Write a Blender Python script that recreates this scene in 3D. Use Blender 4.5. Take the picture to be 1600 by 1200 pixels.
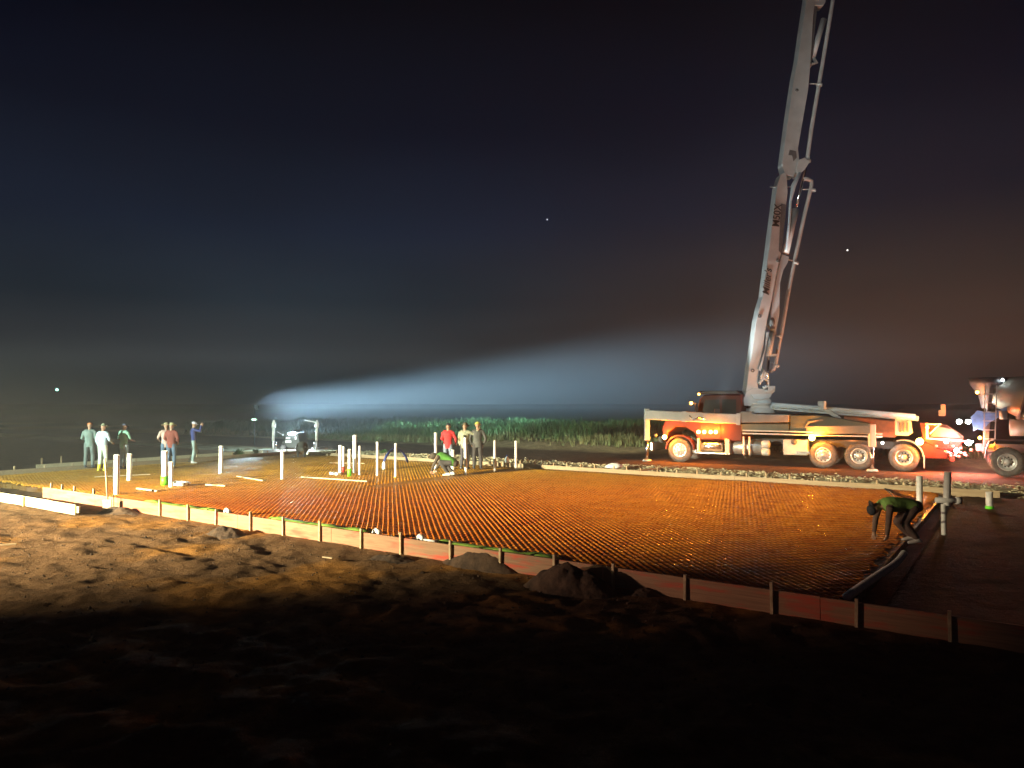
import bpy, bmesh, math, random
import numpy as np
from mathutils import Vector, Matrix, noise as mnoise

random.seed(7)
R = math.radians
SC = bpy.context.scene
COL = SC.collection
for o in list(bpy.data.objects):
    bpy.data.objects.remove(o)

# ------------------------------------------------------------------ camera
F = 1155.0          # focal length in photo pixels
HC = 2.45           # camera height above the slab datum
HOR = 628.0
PITCH = math.atan((HOR - 600) / F)
cam_d = bpy.data.cameras.new('camera')
cam = bpy.data.objects.new('camera', cam_d); COL.objects.link(cam)
cam_d.sensor_width = 36.0; cam_d.lens = 36.0 * F / 1600.0
cam_d.clip_start = 0.1; cam_d.clip_end = 3000
cam.location = (0, 0, HC); cam.rotation_euler = (R(90) + PITCH, 0, 0)
SC.camera = cam

# ------------------------------------------------------------------ night sky
W = bpy.data.worlds.new('World'); SC.world = W; W.use_nodes = True
nt = W.node_tree; nt.nodes.clear()
wo = nt.nodes.new('ShaderNodeOutputWorld'); bg = nt.nodes.new('ShaderNodeBackground')
tc = nt.nodes.new('ShaderNodeTexCoord'); sp = nt.nodes.new('ShaderNodeSeparateXYZ')
nt.links.new(tc.outputs['Generated'], sp.inputs[0])
SKY_ST = 1.7
def ramp(stops):
    r = nt.nodes.new('ShaderNodeValToRGB'); e = r.color_ramp.elements
    while len(e) > 1: e.remove(e[-1])
    e[0].position = stops[0][0]; e[0].color = (*stops[0][1], 1)
    for p, c in stops[1:]:
        n = e.new(p); n.color = (*c, 1)
    nt.links.new(sp.outputs['Z'], r.inputs[0])
    return r
# left / centre of the view: grey blue mist low down, navy overhead
ra = ramp([(0.0, (.0040, .0045, .0050)), (.025, (.013, .0145, .0155)), (.055, (.038, .040, .040)), (.13, (.0128, .0178, .0235)), (.22, (.0050, .0082, .0175)), (.34, (.0006, .0014, .0060)), (.50, (.0000, .0001, .0010)), (.8, (.0000, .0001, .0010))])
# right: brown from the works lights
rb = ramp([(0.0, (.012, .0065, .0045)), (.03, (.032, .017, .011)), (.06, (.058, .031, .020)), (.15, (.029, .0195, .016)), (.24, (.0080, .0078, .0135)), (.36, (.0014, .0020, .0060)), (.50, (.0001, .0002, .0014)), (.8, (.0001, .0001, .0010))])
mr = nt.nodes.new('ShaderNodeMapRange'); mr.inputs['From Min'].default_value = -.18; mr.inputs['From Max'].default_value = .50
mr.interpolation_type = 'SMOOTHSTEP'
nz = nt.nodes.new('ShaderNodeTexNoise'); nz.inputs['Scale'].default_value = 2.2; nz.inputs['Detail'].default_value = 2
mapn = nt.nodes.new('ShaderNodeMapping'); mapn.inputs['Scale'].default_value = (1, 1, 3)
nt.links.new(tc.outputs['Generated'], mapn.inputs[0]); nt.links.new(mapn.outputs[0], nz.inputs['Vector'])
nm = nt.nodes.new('ShaderNodeMapRange'); nm.inputs['From Min'].default_value = .3; nm.inputs['From Max'].default_value = .7
nm.inputs['To Min'].default_value = .8; nm.inputs['To Max'].default_value = 1.2
nt.links.new(nz.outputs['Fac'], nm.inputs[0])
nt.links.new(sp.outputs['X'], mr.inputs[0])
mx = nt.nodes.new('ShaderNodeMixRGB'); nt.links.new(mr.outputs[0], mx.inputs[0])
nt.links.new(ra.outputs[0], mx.inputs[1]); nt.links.new(rb.outputs[0], mx.inputs[2])
mu = nt.nodes.new('ShaderNodeVectorMath'); mu.operation = 'SCALE'
nt.links.new(mx.outputs[0], mu.inputs[0]); nt.links.new(nm.outputs[0], mu.inputs['Scale'])
nt.links.new(mu.outputs[0], bg.inputs['Color']); bg.inputs['Strength'].default_value = SKY_ST
nt.links.new(bg.outputs[0], wo.inputs[0])

SC.view_settings.view_transform = 'Standard'; SC.view_settings.look = 'None'
SC.view_settings.exposure = 0.0; SC.view_settings.gamma = 1.0
SC.view_settings.use_curve_mapping = False
try:
    SC.cycles.use_denoising = True
    SC.cycles.denoiser = 'OPENIMAGEDENOISE'
    SC.cycles.max_bounces = 6; SC.cycles.volume_bounces = 0
    SC.cycles.sample_clamp_indirect = 4.0
except Exception:
    pass

# ------------------------------------------------------------------ working lights (unseen lamps, some inferred and some added)
def lamp(name, kind, loc, power, color, parent=None, target=None, size=.1, cone=None, blend=.5, spread=None):
    l = bpy.data.lights.new(name, kind); l.energy = power; l.color = color
    if kind in ('POINT', 'SPOT'): l.shadow_soft_size = size
    if kind == 'SPOT': l.spot_size = R(cone); l.spot_blend = blend
    o = bpy.data.objects.new(name, l); COL.objects.link(o); o.location = loc
    if target is not None:
        d = Vector(target) - Vector(loc); o.rotation_euler = d.to_track_quat('-Z', 'Y').to_euler()
    if parent is not None:
        o.parent = parent; o.matrix_parent_inverse = parent.matrix_world.inverted()
    return o

# pickup headlights standing off to the left, they rake the soil and the first boards
lamp('unseen_low_beam', 'SPOT', (-21.0, 8.5, 1.6), 14000, (1.0, .72, .24), target=(-10.4, 18.6, .0), size=.03, cone=54, blend=1)
# added, unseen floodlights off to the left (hooded heads, see the lamp stands below): light the mat, truck, pipes and men
lamp('unseen_flood_beam', 'SPOT', (-25.0, 5.0, 4.60), 190000, (1.0, .86, .54), target=(.9, 25.2, -.3), size=.035, cone=51, blend=1)
lamp('unseen_flood_beam', 'SPOT', (-25.6, 5.5, 4.60), 84000, (.82, 1.0, .80), target=(-9.0, 32.0, .3), size=.035, cone=44, blend=.9)
lamp('unseen_flood_beam', 'SPOT', (-24.2, 4.5, 4.60), 15000, (.80, .96, 1.0), target=(11.0, 30.0, 1.2), size=.035, cone=24, blend=.9)
lb = lamp('unseen_low_beam', 'SPOT', (-21.6, 7.4, 1.30), 7000, (1.0, .60, .44), target=(2.4, 10.3, .0), size=.04, cone=3.4, blend=1)  # added narrow spot to brighten the right-hand boards, no lamp body
lb.scale = (3.4, 1, 1)
fb = lamp('unseen_flood_beam', 'SPOT', (-14.0, 2.0, 3.0), 26000, (.92, 1.0, .98), target=(11.9, 29.0, 13.0), size=.12, cone=22, blend=.9)  # added narrow spot up the boom, without a lamp of its own
fb.scale = (.38, 1, 1)
lamp('unseen_low_beam', 'SPOT', (-22.4, 6.6, 1.35), 6500, (1.0, .74, .55), target=(8.0, 13.6, 1.0), size=.04, cone=13, blend=1)  # added low spot to brighten the bending worker and cross pipe
# ------------------------------------------------------------------ projection helpers (pixels of the photo -> points of the place)
cp, sn = math.cos(PITCH), math.sin(PITCH)
def ray(px, py):
    xi = (px - 800) / F; yi = (600 - py) / F
    return Vector((xi, cp - yi * sn, sn + yi * cp))
def G(px, py, z=0.0):
    d = ray(px, py); k = (z - HC) / d.z
    return Vector((d.x * k, d.y * k, z))
def P(px, py, Y):
    d = ray(px, py); k = Y / d.y
    return Vector((d.x * k, Y, HC + d.z * k))
def PPM(Y): return F / Y
ES = Vector((.823, -.568, 0)); ET = Vector((.568, .823, 0))       # along the forms / across the slab
def ST(s, t, z=0.0): return ES * s + ET * t + Vector((0, 0, z))

# ------------------------------------------------------------------ mesh builder
class MB:
    def __init__(self): self.v = []; self.f = []; self.smooth = []
    def add(self, vs, fs, smooth=False):
        b = len(self.v); self.v += [Vector(x) for x in vs]
        for f in fs: self.f.append(tuple(b + i for i in f)); self.smooth.append(smooth)
        return self
    def box(self, c, s, M=None):
        c = Vector(c); h = Vector(s) * .5; vs = []
        for z in (-1, 1):
            for x, y in ((-1, -1), (1, -1), (1, 1), (-1, 1)):
                p = Vector((x * h.x, y * h.y, z * h.z))
                if M is not None: p = M @ p
                vs.append(c + p)
        return self.add(vs, [(3, 2, 1, 0), (4, 5, 6, 7), (0, 1, 5, 4), (1, 2, 6, 5), (2, 3, 7, 6), (3, 0, 4, 7)])
    def beam(self, a, b, w, h, up=(0, 0, 1)):
        a = Vector(a); b = Vector(b); d = (b - a).normalized(); u = Vector(up)
        s = d.cross(u).normalized(); u = s.cross(d).normalized(); vs = []
        for p in (a, b):
            for i, j in ((-1, -1), (1, -1), (1, 1), (-1, 1)):
                vs.append(p + s * (w / 2 * i) + u * (h / 2 * j))
        return self.add(vs, [(0, 1, 2, 3), (7, 6, 5, 4), (0, 4, 5, 1), (1, 5, 6, 2), (2, 6, 7, 3), (3, 7, 4, 0)])
    def cyl(self, a, b, r0, r1=None, n=12, caps=True, smooth=True):
        if r1 is None: r1 = r0
        return self.tube([a, b], [r0, r1], n, caps, smooth)
    def tube(self, pts, rad, n=8, caps=True, smooth=True, side=None):
        pts = [Vector(p) for p in pts]
        if not isinstance(rad, (list, tuple)): rad = [rad] * len(pts)
        vs = []; fs = []; m = len(pts)
        ref = None
        for i, p in enumerate(pts):
            d = (pts[min(i + 1, m - 1)] - pts[max(i - 1, 0)]).normalized()
            if ref is None:
                ref = Vector(side) if side is not None else (Vector((0, 0, 1)) if abs(d.z) < .9 else Vector((1, 0, 0)))
            s = (ref - d * ref.dot(d)).normalized(); u = d.cross(s); ref = s
            a, b = rad[i] if isinstance(rad[i], (list, tuple)) else (rad[i], rad[i])
            for k in range(n):
                t = 2 * math.pi * k / n
                vs.append(p + s * (a * math.cos(t)) + u * (b * math.sin(t)))
        for i in range(m - 1):
            for k in range(n):
                k2 = (k + 1) % n
                fs.append((i * n + k, i * n + k2, (i + 1) * n + k2, (i + 1) * n + k))
        self.add(vs, fs, smooth)
        if caps:
            b = len(self.v) - m * n
            self.f.append(tuple(b + k for k in range(n))[::-1]); self.smooth.append(False)
            self.f.append(tuple(b + (m - 1) * n + k for k in range(n))); self.smooth.append(False)
        return self
    def lathe(self, c, axis, prof, n=24, smooth=True):
        """prof: (distance along axis, radius)"""
        c = Vector(c); ax = Vector(axis).normalized()
        s = ax.orthogonal().normalized(); u = ax.cross(s); vs = []; fs = []
        for h, r in prof:
            for k in range(n):
                t = 2 * math.pi * k / n
                vs.append(c + ax * h + (s * math.cos(t) + u * math.sin(t)) * max(r, 1e-4))
        for i in range(len(prof) - 1):
            for k in range(n):
                k2 = (k + 1) % n
                fs.append((i * n + k, i * n + k2, (i + 1) * n + k2, (i + 1) * n + k))
        return self.add(vs, fs, smooth)
    def prism(self, poly, off):
        """poly: list of 3d points, off: extrusion vector"""
        poly = [Vector(p) for p in poly]; off = Vector(off); n = len(poly)
        fs = [tuple(range(n))[::-1], tuple(range(n, 2 * n))]
        for i in range(n): fs.append((i, (i + 1) % n, n + (i + 1) % n, n + i))
        return self.add(poly + [p + off for p in poly], fs)
    def sphere(self, c, r, n=10, m=7, M=None):
        c = Vector(c); vs = []; fs = []
        if not isinstance(r, (list, tuple)): r = (r, r, r)
        for i in range(m + 1):
            a = math.pi * i / m
            for k in range(n):
                t = 2 * math.pi * k / n
                p = Vector((r[0] * math.sin(a) * math.cos(t), r[1] * math.sin(a) * math.sin(t), r[2] * math.cos(a)))
                if M is not None: p = M @ p
                vs.append(c + p)
        for i in range(m):
            for k in range(n):
                k2 = (k + 1) % n
                fs.append((i * n + k, (i + 1) * n + k, (i + 1) * n + k2, i * n + k2))
        return self.add(vs, fs, True)

def inv_root(p):
    while p.parent is not None: p = p.parent
    return (Matrix.Translation(p.location) @ p.rotation_euler.to_matrix().to_4x4() @ Matrix.Diagonal((*p.scale, 1))).inverted()

def build(mb, name, mat, parent=None, origin=None, bevel=0, local=False, mods=None):
    """world-space builder -> one mesh object; with a parent the vertices go to the parent's space"""
    me = bpy.data.meshes.new(name)
    if parent is not None and not local:
        M = inv_root(parent); vs = [M @ v for v in mb.v]
    elif origin is not None:
        og = Vector(origin); vs = [v - og for v in mb.v]
    else: vs = mb.v
    me.from_pydata([tuple(v) for v in vs], [], mb.f)
    me.polygons.foreach_set('use_smooth', mb.smooth)
    me.materials.append(mat); me.update()
    bm = bmesh.new(); bm.from_mesh(me)
    bmesh.ops.remove_doubles(bm, verts=bm.verts, dist=1e-5)
    bmesh.ops.recalc_face_normals(bm, faces=bm.faces); bm.to_mesh(me); bm.free()
    o = bpy.data.objects.new(name, me); COL.objects.link(o)
    if parent is not None: o.parent = parent
    elif origin is not None: o.location = origin
    if bevel:
        m = o.modifiers.new('bevel', 'BEVEL'); m.width = bevel; m.segments = 2; m.limit_method = 'ANGLE'; m.angle_limit = R(40)
    return o

def tag(o, label=None, cat=None, group=None, kind=None):
    if label: o['label'] = label
    if cat: o['category'] = cat
    if group: o['group'] = group
    if kind: o['kind'] = kind
    return o
def thing(name, loc, label, cat, group=None, rz=0):
    o = bpy.data.objects.new(name, None); COL.objects.link(o)
    o.location = loc; o.rotation_euler = (0, 0, rz); o.empty_display_size = .2
    return tag(o, label, cat, group)

# ------------------------------------------------------------------ materials
def mat(name, col, rough=.6, metal=0, var=0.0, scale=6, bump=0.0, bscale=40, col2=None, emit=None, est=0, coat=0, spec=None, detail=4):
    m = bpy.data.materials.new(name); m.use_nodes = True
    n = m.node_tree; b = n.nodes['Principled BSDF']
    b.inputs['Base Color'].default_value = (*col, 1); b.inputs['Roughness'].default_value = rough
    b.inputs['Metallic'].default_value = metal
    if coat: b.inputs['Coat Weight'].default_value = coat
    if spec is not None: b.inputs['Specular IOR Level'].default_value = spec
    if emit: b.inputs['Emission Color'].default_value = (*emit, 1); b.inputs['Emission Strength'].default_value = est
    tcn = n.nodes.new('ShaderNodeTexCoord')
    if var or col2:
        t = n.nodes.new('ShaderNodeTexNoise'); t.inputs['Scale'].default_value = scale; t.inputs['Detail'].default_value = detail
        n.links.new(tcn.outputs['Object'], t.inputs['Vector'])
        r = n.nodes.new('ShaderNodeValToRGB'); r.color_ramp.elements[0].position = .35; r.color_ramp.elements[1].position = .66
        c2 = col2 if col2 else tuple(min(1, c * (1 + var)) for c in col)
        c1 = col if col2 else tuple(c * (1 - var) for c in col)
        r.color_ramp.elements[0].color = (*c1, 1); r.color_ramp.elements[1].color = (*c2, 1)
        n.links.new(t.outputs['Fac'], r.inputs[0]); n.links.new(r.outputs[0], b.inputs['Base Color'])
    if bump:
        t2 = n.nodes.new('ShaderNodeTexNoise'); t2.inputs['Scale'].default_value = bscale; t2.inputs['Detail'].default_value = 5
        n.links.new(tcn.outputs['Object'], t2.inputs['Vector'])
        bp = n.nodes.new('ShaderNodeBump'); bp.inputs['Strength'].default_value = bump; bp.inputs['Distance'].default_value = .03
        n.links.new(t2.outputs['Fac'], bp.inputs['Height']); n.links.new(bp.outputs[0], b.inputs['Normal'])
    return m

M_pvc = mat('white_pvc', (.80, .81, .80), .35, var=.06, scale=8)
M_pvc_grey = mat('grey_pvc', (.52, .50, .48), .45, var=.12, scale=8)
M_green = mat('green_coupling', (.12, .62, .02), .5)
M_redband = mat('red_coupling', (.6, .04, .03), .5)
M_stake = mat('stake_wood', (.42, .31, .18), .8, var=.25, scale=10)
M_plank = mat('plank_wood', (.45, .34, .21), .8, var=.25, scale=7)
M_steel = mat('white_paint', (.52, .52, .48), .45, var=.10, scale=3, bump=.1, bscale=12)
M_boom = mat('boom_paint', (.50, .50, .47), .5, var=.12, scale=1.6, bump=.12, bscale=9)
M_boomdark = mat('boom_recess', (.13, .12, .11), .6, var=.2)
M_bluewhite = mat('pale_blue_paint', (.50, .58, .60), .35, var=.08, scale=2)
M_chrome = mat('polished_metal', (.72, .74, .76), .22, metal=1, var=.05)
M_alu = mat('dull_aluminium', (.55, .58, .60), .42, metal=.7, var=.12, scale=3)
M_tyre = mat('tyre_rubber', (.10, .095, .09), .75, var=.35, scale=9)
M_rim = mat('rim_metal', (.62, .64, .64), .35, metal=.5, var=.15)
M_dark = mat('dark_machine_paint', (.03, .032, .035), .5, var=.2)
M_redcab = mat('maroon_paint', (.060, .010, .005), .5, var=.15, scale=2, spec=.25)
M_deckgreen = mat('olive_panel', (.07, .085, .06), .5, var=.2, scale=2)
M_panel = mat('tan_grey_panel', (.24, .20, .16), .5, var=.15, scale=2)
M_orange = mat('orange_paint', (.24, .08, .02), .5, var=.2)
M_black = mat('black_rubber', (.015, .015, .016), .6)
M_glass = mat('dark_glass', (.02, .03, .03), .08)
M_bluechute = mat('blue_chute_paint', (.06, .17, .42), .4, var=.3, scale=5)
M_drum = mat('drum_paint', (.17, .165, .14), .5, var=.2, scale=1.5)
M_greenlump = mat('green_beacon_shell', (.02, .30, .06), .7)
M_hose = mat('blue_hose', (.02, .04, .20), .5)
M_string = mat('text_paint', (.05, .035, .025), .6)
def emi(name, c, s): return mat(name, (.02, .02, .02), .5, emit=c, est=s)
E_amber = emi('amber_lens', (1, .42, .05), 30)
E_yellow = emi('yellow_lens', (1, .68, .15), 40)
E_red = emi('red_lens', (1, .05, .03), 10)
E_white = emi('white_lens', (.9, 1, 1), 50)
E_blue = emi('cool_led', (.75, .92, 1), 60)

# ------------------------------------------------------------------ numpy noise
def vnoise(x, y, seed=0):
    xi = np.floor(x).astype(np.int64); yi = np.floor(y).astype(np.int64); xf = x - xi; yf = y - yi
    def h(a, b):
        n = (a * 374761393 + b * 668265263 + seed * 1442695041) & 0xffffffff
        n = ((n ^ (n >> 13)) * 1274126177) & 0xffffffff
        return ((n ^ (n >> 16)) & 0xffff) / 65535.0
    u = xf * xf * (3 - 2 * xf); v = yf * yf * (3 - 2 * yf)
    return (h(xi, yi) * (1 - u) + h(xi + 1, yi) * u) * (1 - v) + (h(xi, yi + 1) * (1 - u) + h(xi + 1, yi + 1) * u) * v
def fbm(x, y, oct=4, seed=0):
    a = 0; w = .5; t = 0
    for i in range(oct):
        a = a + w * vnoise(x * 2 ** i + 17.3 * i, y * 2 ** i - 9.1 * i, seed + i); t += w; w *= .5
    return a / t - .5
def sstep(a, b, x):
    k = np.clip((x - a) / (b - a), 0, 1); return k * k * (3 - 2 * k)

T_NEAR, T_BACK, S_LEFT, S_MAT = 9.9, 24.4, -30.0, -1.85

def ground_h(x, y, fine=True):
    s = x * ES.x + y * ES.y; t = x * ET.x + y * ET.y
    z = np.full_like(x, -.27)
    rough = .06 * fbm(x * .55, y * .55, 3, 3) + .08 * fbm(x * 1.6, y * 1.6, 4, 5) + .085 * fbm(x * 4.5, y * 4.5, 3, 9)
    ridge = np.abs(fbm(s * .5 + 3, t * 1.9, 3, 21)) * .10
    near = (t < T_NEAR + .085)
    z = np.where(near, z + rough * sstep(-.2, 1.2, T_NEAR - t + .25) * 1.0 + ridge * sstep(.3, 2, T_NEAR - t) - .02, z)
    # the viewer stands on a bank of spoil
    z = np.where(near, z + sstep(3.5, -1.0, y) * .9, z)
    inside = (t > T_NEAR + .085) & (t < T_BACK) & (s > S_LEFT)
    z = np.where(inside, -.30 + .04 * fbm(x * 2, y * 2, 3, 7), z)
    wet = inside & (s > S_MAT + .35)
    z = np.where(wet, -.20 + .05 * fbm(x * .7, y * .7, 3, 8) + .02 * fbm(x * 4, y * 4, 2, 8), z)
    far = t >= T_BACK
    berm = np.exp(-((t - 26.3 - 1.0 * fbm(s * .25, t * 0, 2, 31)) / .85) ** 2)
    z = np.where(far, -.26 + berm * (.20 + .10 * fbm(s * 1.2, t * 1.5, 4, 12) + .10 * fbm(s * 4, t * 4, 3, 13)) * sstep(T_BACK, T_BACK + .8, t), z)
    z = z + np.where(far, sstep(34.5, 37.5, t) * (.32 + .35 * fbm(s * .6, t * .8, 3, 14)) * sstep(16, 8, s), 0)
    z = z + np.where(far & (t > 28), .04 * fbm(s * .4, t * 2.5, 3, 15), 0)
    left = (s <= S_LEFT) & (t > T_NEAR + .085)
    z = np.where(left, -.26 + .10 * fbm(x * .8, y * .8, 3, 16), z)
    return z

def axis(segs):
    out = [segs[0][0]]
    for a, b, st in segs:
        n = max(1, int(round((b - a) / st))); out += list(np.linspace(a, b, n + 1)[1:])
    return np.array(out)
gr = [45 * 1.13 ** i for i in range(1, 24)]
xs = np.concatenate([-np.array(gr[::-1]), axis([(-45, -24, 1.0), (-24, -17, .22), (-17, 9, .075), (9, 28, .2), (28, 45, 1.0)]), np.array(gr)])
ys = np.concatenate([axis([(-12, 3, 1.0), (3, 19, .075), (19, 24, .14), (24, 48, .22), (48, 70, .9)]), 70 * np.array([1.13 ** i for i in range(1, 22)])])
X, Y = np.meshgrid(xs, ys)
Zg = ground_h(X, Y)
me = bpy.data.meshes.new('ground')
nx, ny = len(xs), len(ys)
verts = np.stack([X, Y, Zg], -1).reshape(-1, 3)
idx = np.arange(nx * ny).reshape(ny, nx)
quads = np.stack([idx[:-1, :-1], idx[:-1, 1:], idx[1:, 1:], idx[1:, :-1]], -1).reshape(-1, 4)
me.vertices.add(len(verts)); me.vertices.foreach_set('co', verts.ravel().astype(np.float32))
me.loops.add(quads.size); me.loops.foreach_set('vertex_index', quads.ravel().astype(np.int32))
me.polygons.add(len(quads)); me.polygons.foreach_set('loop_start', (np.arange(len(quads)) * 4).astype(np.int32))
me.polygons.foreach_set('use_smooth', np.ones(len(quads), dtype=bool))
me.update(calc_edges=True)
# soil kinds laid out over the site (brown clay, straw covered berm, wet track, tan bank, meadow)
Sg = X * ES.x + Y * ES.y; Tg = X * ET.x + Y * ET.y
def lay(c, new, k): return c * (1 - k[..., None]) + np.array(new) * k[..., None]
c = np.zeros(X.shape + (3,)) + np.array((.15, .085, .042))
wob = fbm(Sg * .5, Tg * .9, 3, 40) * 1.6
c = lay(c, (.33, .158, .042), sstep(.0, .25, fbm(X * .7, Y * .9, 4, 41)) * (Tg < T_NEAR))
c = lay(c, (.10, .058, .030), ((Tg > T_NEAR) & (Tg < T_BACK)) * 1.0)
c = lay(c, (.40, .37, .24), sstep(24.6, 25.2, Tg) * sstep(28.3, 27.4, Tg + wob * .5) * sstep(-.25, .15, fbm(Sg * 2.2, Tg * 3, 4, 42)))
c = lay(c, (.085, .055, .040), sstep(27.9, 28.6, Tg + wob * .5) * sstep(36, 35, Tg))
c = lay(c, (.30, .25, .15), sstep(34.6, 36, Tg + wob) * sstep(41, 39.5, Tg) * (Sg < 12))
c = lay(c, (.045, .060, .028), sstep(39.5, 41, Tg))
ca = me.color_attributes.new('soil', 'FLOAT_COLOR', 'POINT')
ca.data.foreach_set('color', np.concatenate([c, np.ones(X.shape + (1,))], -1).ravel().astype(np.float32))
M_ground = mat('soil', (.15, .1, .05), .95, spec=.08)
n = M_ground.node_tree; b = n.nodes['Principled BSDF']
at = n.nodes.new('ShaderNodeAttribute'); at.attribute_name = 'soil'
tcn = n.nodes.new('ShaderNodeTexCoord')
t1 = n.nodes.new('ShaderNodeTexNoise'); t1.inputs['Scale'].default_value = 3.0; t1.inputs['Detail'].default_value = 8; t1.inputs['Roughness'].default_value = .7
n.links.new(tcn.outputs['Object'], t1.inputs['Vector'])
m1 = n.nodes.new('ShaderNodeMapRange'); m1.inputs['From Min'].default_value = .3; m1.inputs['From Max'].default_value = .7; m1.inputs['To Min'].default_value = .55; m1.inputs['To Max'].default_value = 1.35
n.links.new(t1.outputs['Fac'], m1.inputs[0])
vm = n.nodes.new('ShaderNodeVectorMath'); vm.operation = 'SCALE'
n.links.new(at.outputs['Color'], vm.inputs[0]); n.links.new(m1.outputs[0], vm.inputs['Scale']); n.links.new(vm.outputs[0], b.inputs['Base Color'])
t2 = n.nodes.new('ShaderNodeTexNoise'); t2.inputs['Scale'].default_value = 9; t2.inputs['Detail'].default_value = 8; t2.inputs['Roughness'].default_value = .75
n.links.new(tcn.outputs['Object'], t2.inputs['Vector'])
bp = n.nodes.new('ShaderNodeBump'); bp.inputs['Strength'].default_value = 1.0; bp.inputs['Distance'].default_value = .07
n.links.new(t2.outputs['Fac'], bp.inputs['Height']); n.links.new(bp.outputs[0], b.inputs['Normal'])
me.materials.append(M_ground)
gro = bpy.data.objects.new('ground', me); COL.objects.link(gro); gro['kind'] = 'structure'

def gz(x, y): return float(ground_h(np.array([[x]], float), np.array([[y]], float))[0, 0])

# ------------------------------------------------------------------ spoil mounds
def mound(px, py, rx, ry, h, label, seed, col=None):
    c = G(px, py, -.27); n_ = 46
    me = bpy.data.meshes.new('dirt_mound'); vs = []; fs = []
    for j in range(n_ + 1):
        for i in range(n_ + 1):
            u = (i / n_ * 2 - 1); v = (j / n_ * 2 - 1); x = u * rx * 1.15; y = v * ry * 1.15
            d = math.hypot(u * 1.15, v * 1.15)
            k = max(0, 1 - d) ; k = k * k * (3 - 2 * k) if k < 1 else 1
            q = c + ES * x + ET * y
            nz_ = mnoise.fractal(Vector((q.x * 1.7, q.y * 1.7, seed)), .8, 2.2, 5) * .28 + mnoise.fractal(Vector((q.x * 6, q.y * 6, seed)), .8, 2.2, 3) * .07
            z = h * (k ** .8) * (1 + nz_ * 1.1) + (nz_ * .1 if d < 1 else 0) - (.25 if d >= .98 else .0) - .03
            vs.append((ES.x * x + ET.x * y, ES.y * x + ET.y * y, z))
    for j in range(n_):
        for i in range(n_):
            a = j * (n_ + 1) + i; fs.append((a, a + 1, a + n_ + 2, a + n_ + 1))
    me.from_pydata(vs, [], fs); me.polygons.foreach_set('use_smooth', [True] * len(fs)); me.materials.append(M_mound)
    o = bpy.data.objects.new('dirt_mound', me); COL.objects.link(o); o.location = (c.x, c.y, min(gz(c.x, c.y), -.24))
    return tag(o, label, 'dirt mound')
M_mound = mat('mound_soil', (.060, .034, .018), .95, var=.4, scale=5, bump=.8, bscale=11, detail=8)
mound(352, 834, .62, .42, .20, 'small crumbly brown dirt mound against the long form board, left of centre', 1.1)
mound(185, 800, .85, .4, .15, 'low reddish dirt mound by the corner where the long form board starts', 2.3)
mound(610, 872, .55, .35, .12, 'flat low lump of soil in front of the form board, below the white pipe elbow', 4.0)
mound(752, 882, .95, .38, .25, 'long dark dirt heap piled against the form board beside the big mound', 3.4)
mound(893, 917, .86, .50, .46, 'largest dark dirt mound, rising over the top of the form board', 5.7)
mound(1000, 925, .42, .35, .10, 'dark soil slumped against the form board right of the largest mound', 7.7)

# loose clods and stones on the raked soil: nobody could count them
clo = MB(); rnd = random.Random(5)
for i in range(2600):
    x = rnd.uniform(-15, 6); y = rnd.uniform(6.5, 19)
    t = x * ET.x + y * ET.y
    if t > T_NEAR - .12: continue
    r = rnd.uniform(.008, .028) * (1.8 if rnd.random() < .06 else 1)
    z = gz(x, y) + r * .3
    vs = []
    for a in range(5):
        th = a * 1.257 + rnd.random() * .6
        vs.append((x + r * math.cos(th) * rnd.uniform(.7, 1.3), y + r * math.sin(th) * rnd.uniform(.7, 1.3), z - r * .4))
    vs.append((x, y, z + r * rnd.uniform(.4, .9)))
    clo.add(vs, [(0, 1, 5), (1, 2, 5), (2, 3, 5), (3, 4, 5), (4, 0, 5)], False)
tag(build(clo, 'soil_clods', M_mound), 'loose clods and crumbs of soil scattered over the bare foreground', 'soil', kind='stuff')
# straw and rubble on the berm
bs = MB()
for i in range(9000):
    s = rnd.uniform(-31, 16); t = 25.0 + abs(rnd.gauss(0, 1.3))
    p = ST(s, t); r = rnd.uniform(.02, .085); a = rnd.uniform(0, 3.14)
    z = gz(p.x, p.y) + rnd.uniform(0, .05); d = Vector((math.cos(a), math.sin(a), rnd.uniform(-.25, .35))) * r
    w = Vector((-math.sin(a), math.cos(a), 0)) * r * rnd.uniform(.12, .5)
    q = Vector((p.x, p.y, z))
    bs.add([q - d - w, q + d - w, q + d + w * .5, q - d + w, q + Vector((0, 0, r * .5))], [(0, 1, 4), (1, 2, 4), (2, 3, 4), (3, 0, 4)])
M_straw = mat('straw', (.44, .40, .26), .9, var=.35, scale=3)
tag(build(bs, 'straw_litter', M_straw), 'pale straw and clods scattered along the berm behind the slab', 'straw', kind='stuff')

# ------------------------------------------------------------------ slab bed: membrane and bars
BAR_Z = -.115
M_mem = mat('orange_membrane', (.085, .028, .006), .5, col2=(.045, .013, .004), scale=1.1, bump=.35, bscale=7, detail=6)
pad = MB()
ts0 = T_NEAR + .42
pts = [ST(S_LEFT + .25, ts0 + .25, -.21), ST(S_LEFT + .25, T_BACK - .15, -.21)]
poly_b = [ST(S_LEFT + .12, ts0 - .1, -.24)] 
N = 60; top = []
for i in range(N + 1):
    s = S_LEFT + .15 + (S_MAT - S_LEFT - .15) * i / N
    w = .16 * math.sin(i * .9) * math.sin(i * .37)
    top.append(ST(s, ts0 + w, 0))
back = [ST(S_MAT, T_BACK - .06), ST(S_LEFT + .15, T_BACK - .06)]
outl = [Vector((p.x, p.y, -.34)) for p in top + back]
pad.prism(outl, (0, 0, .34 - .165))
mem = build(pad, 'membrane_bed', M_mem); mem['kind'] = 'structure'

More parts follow.
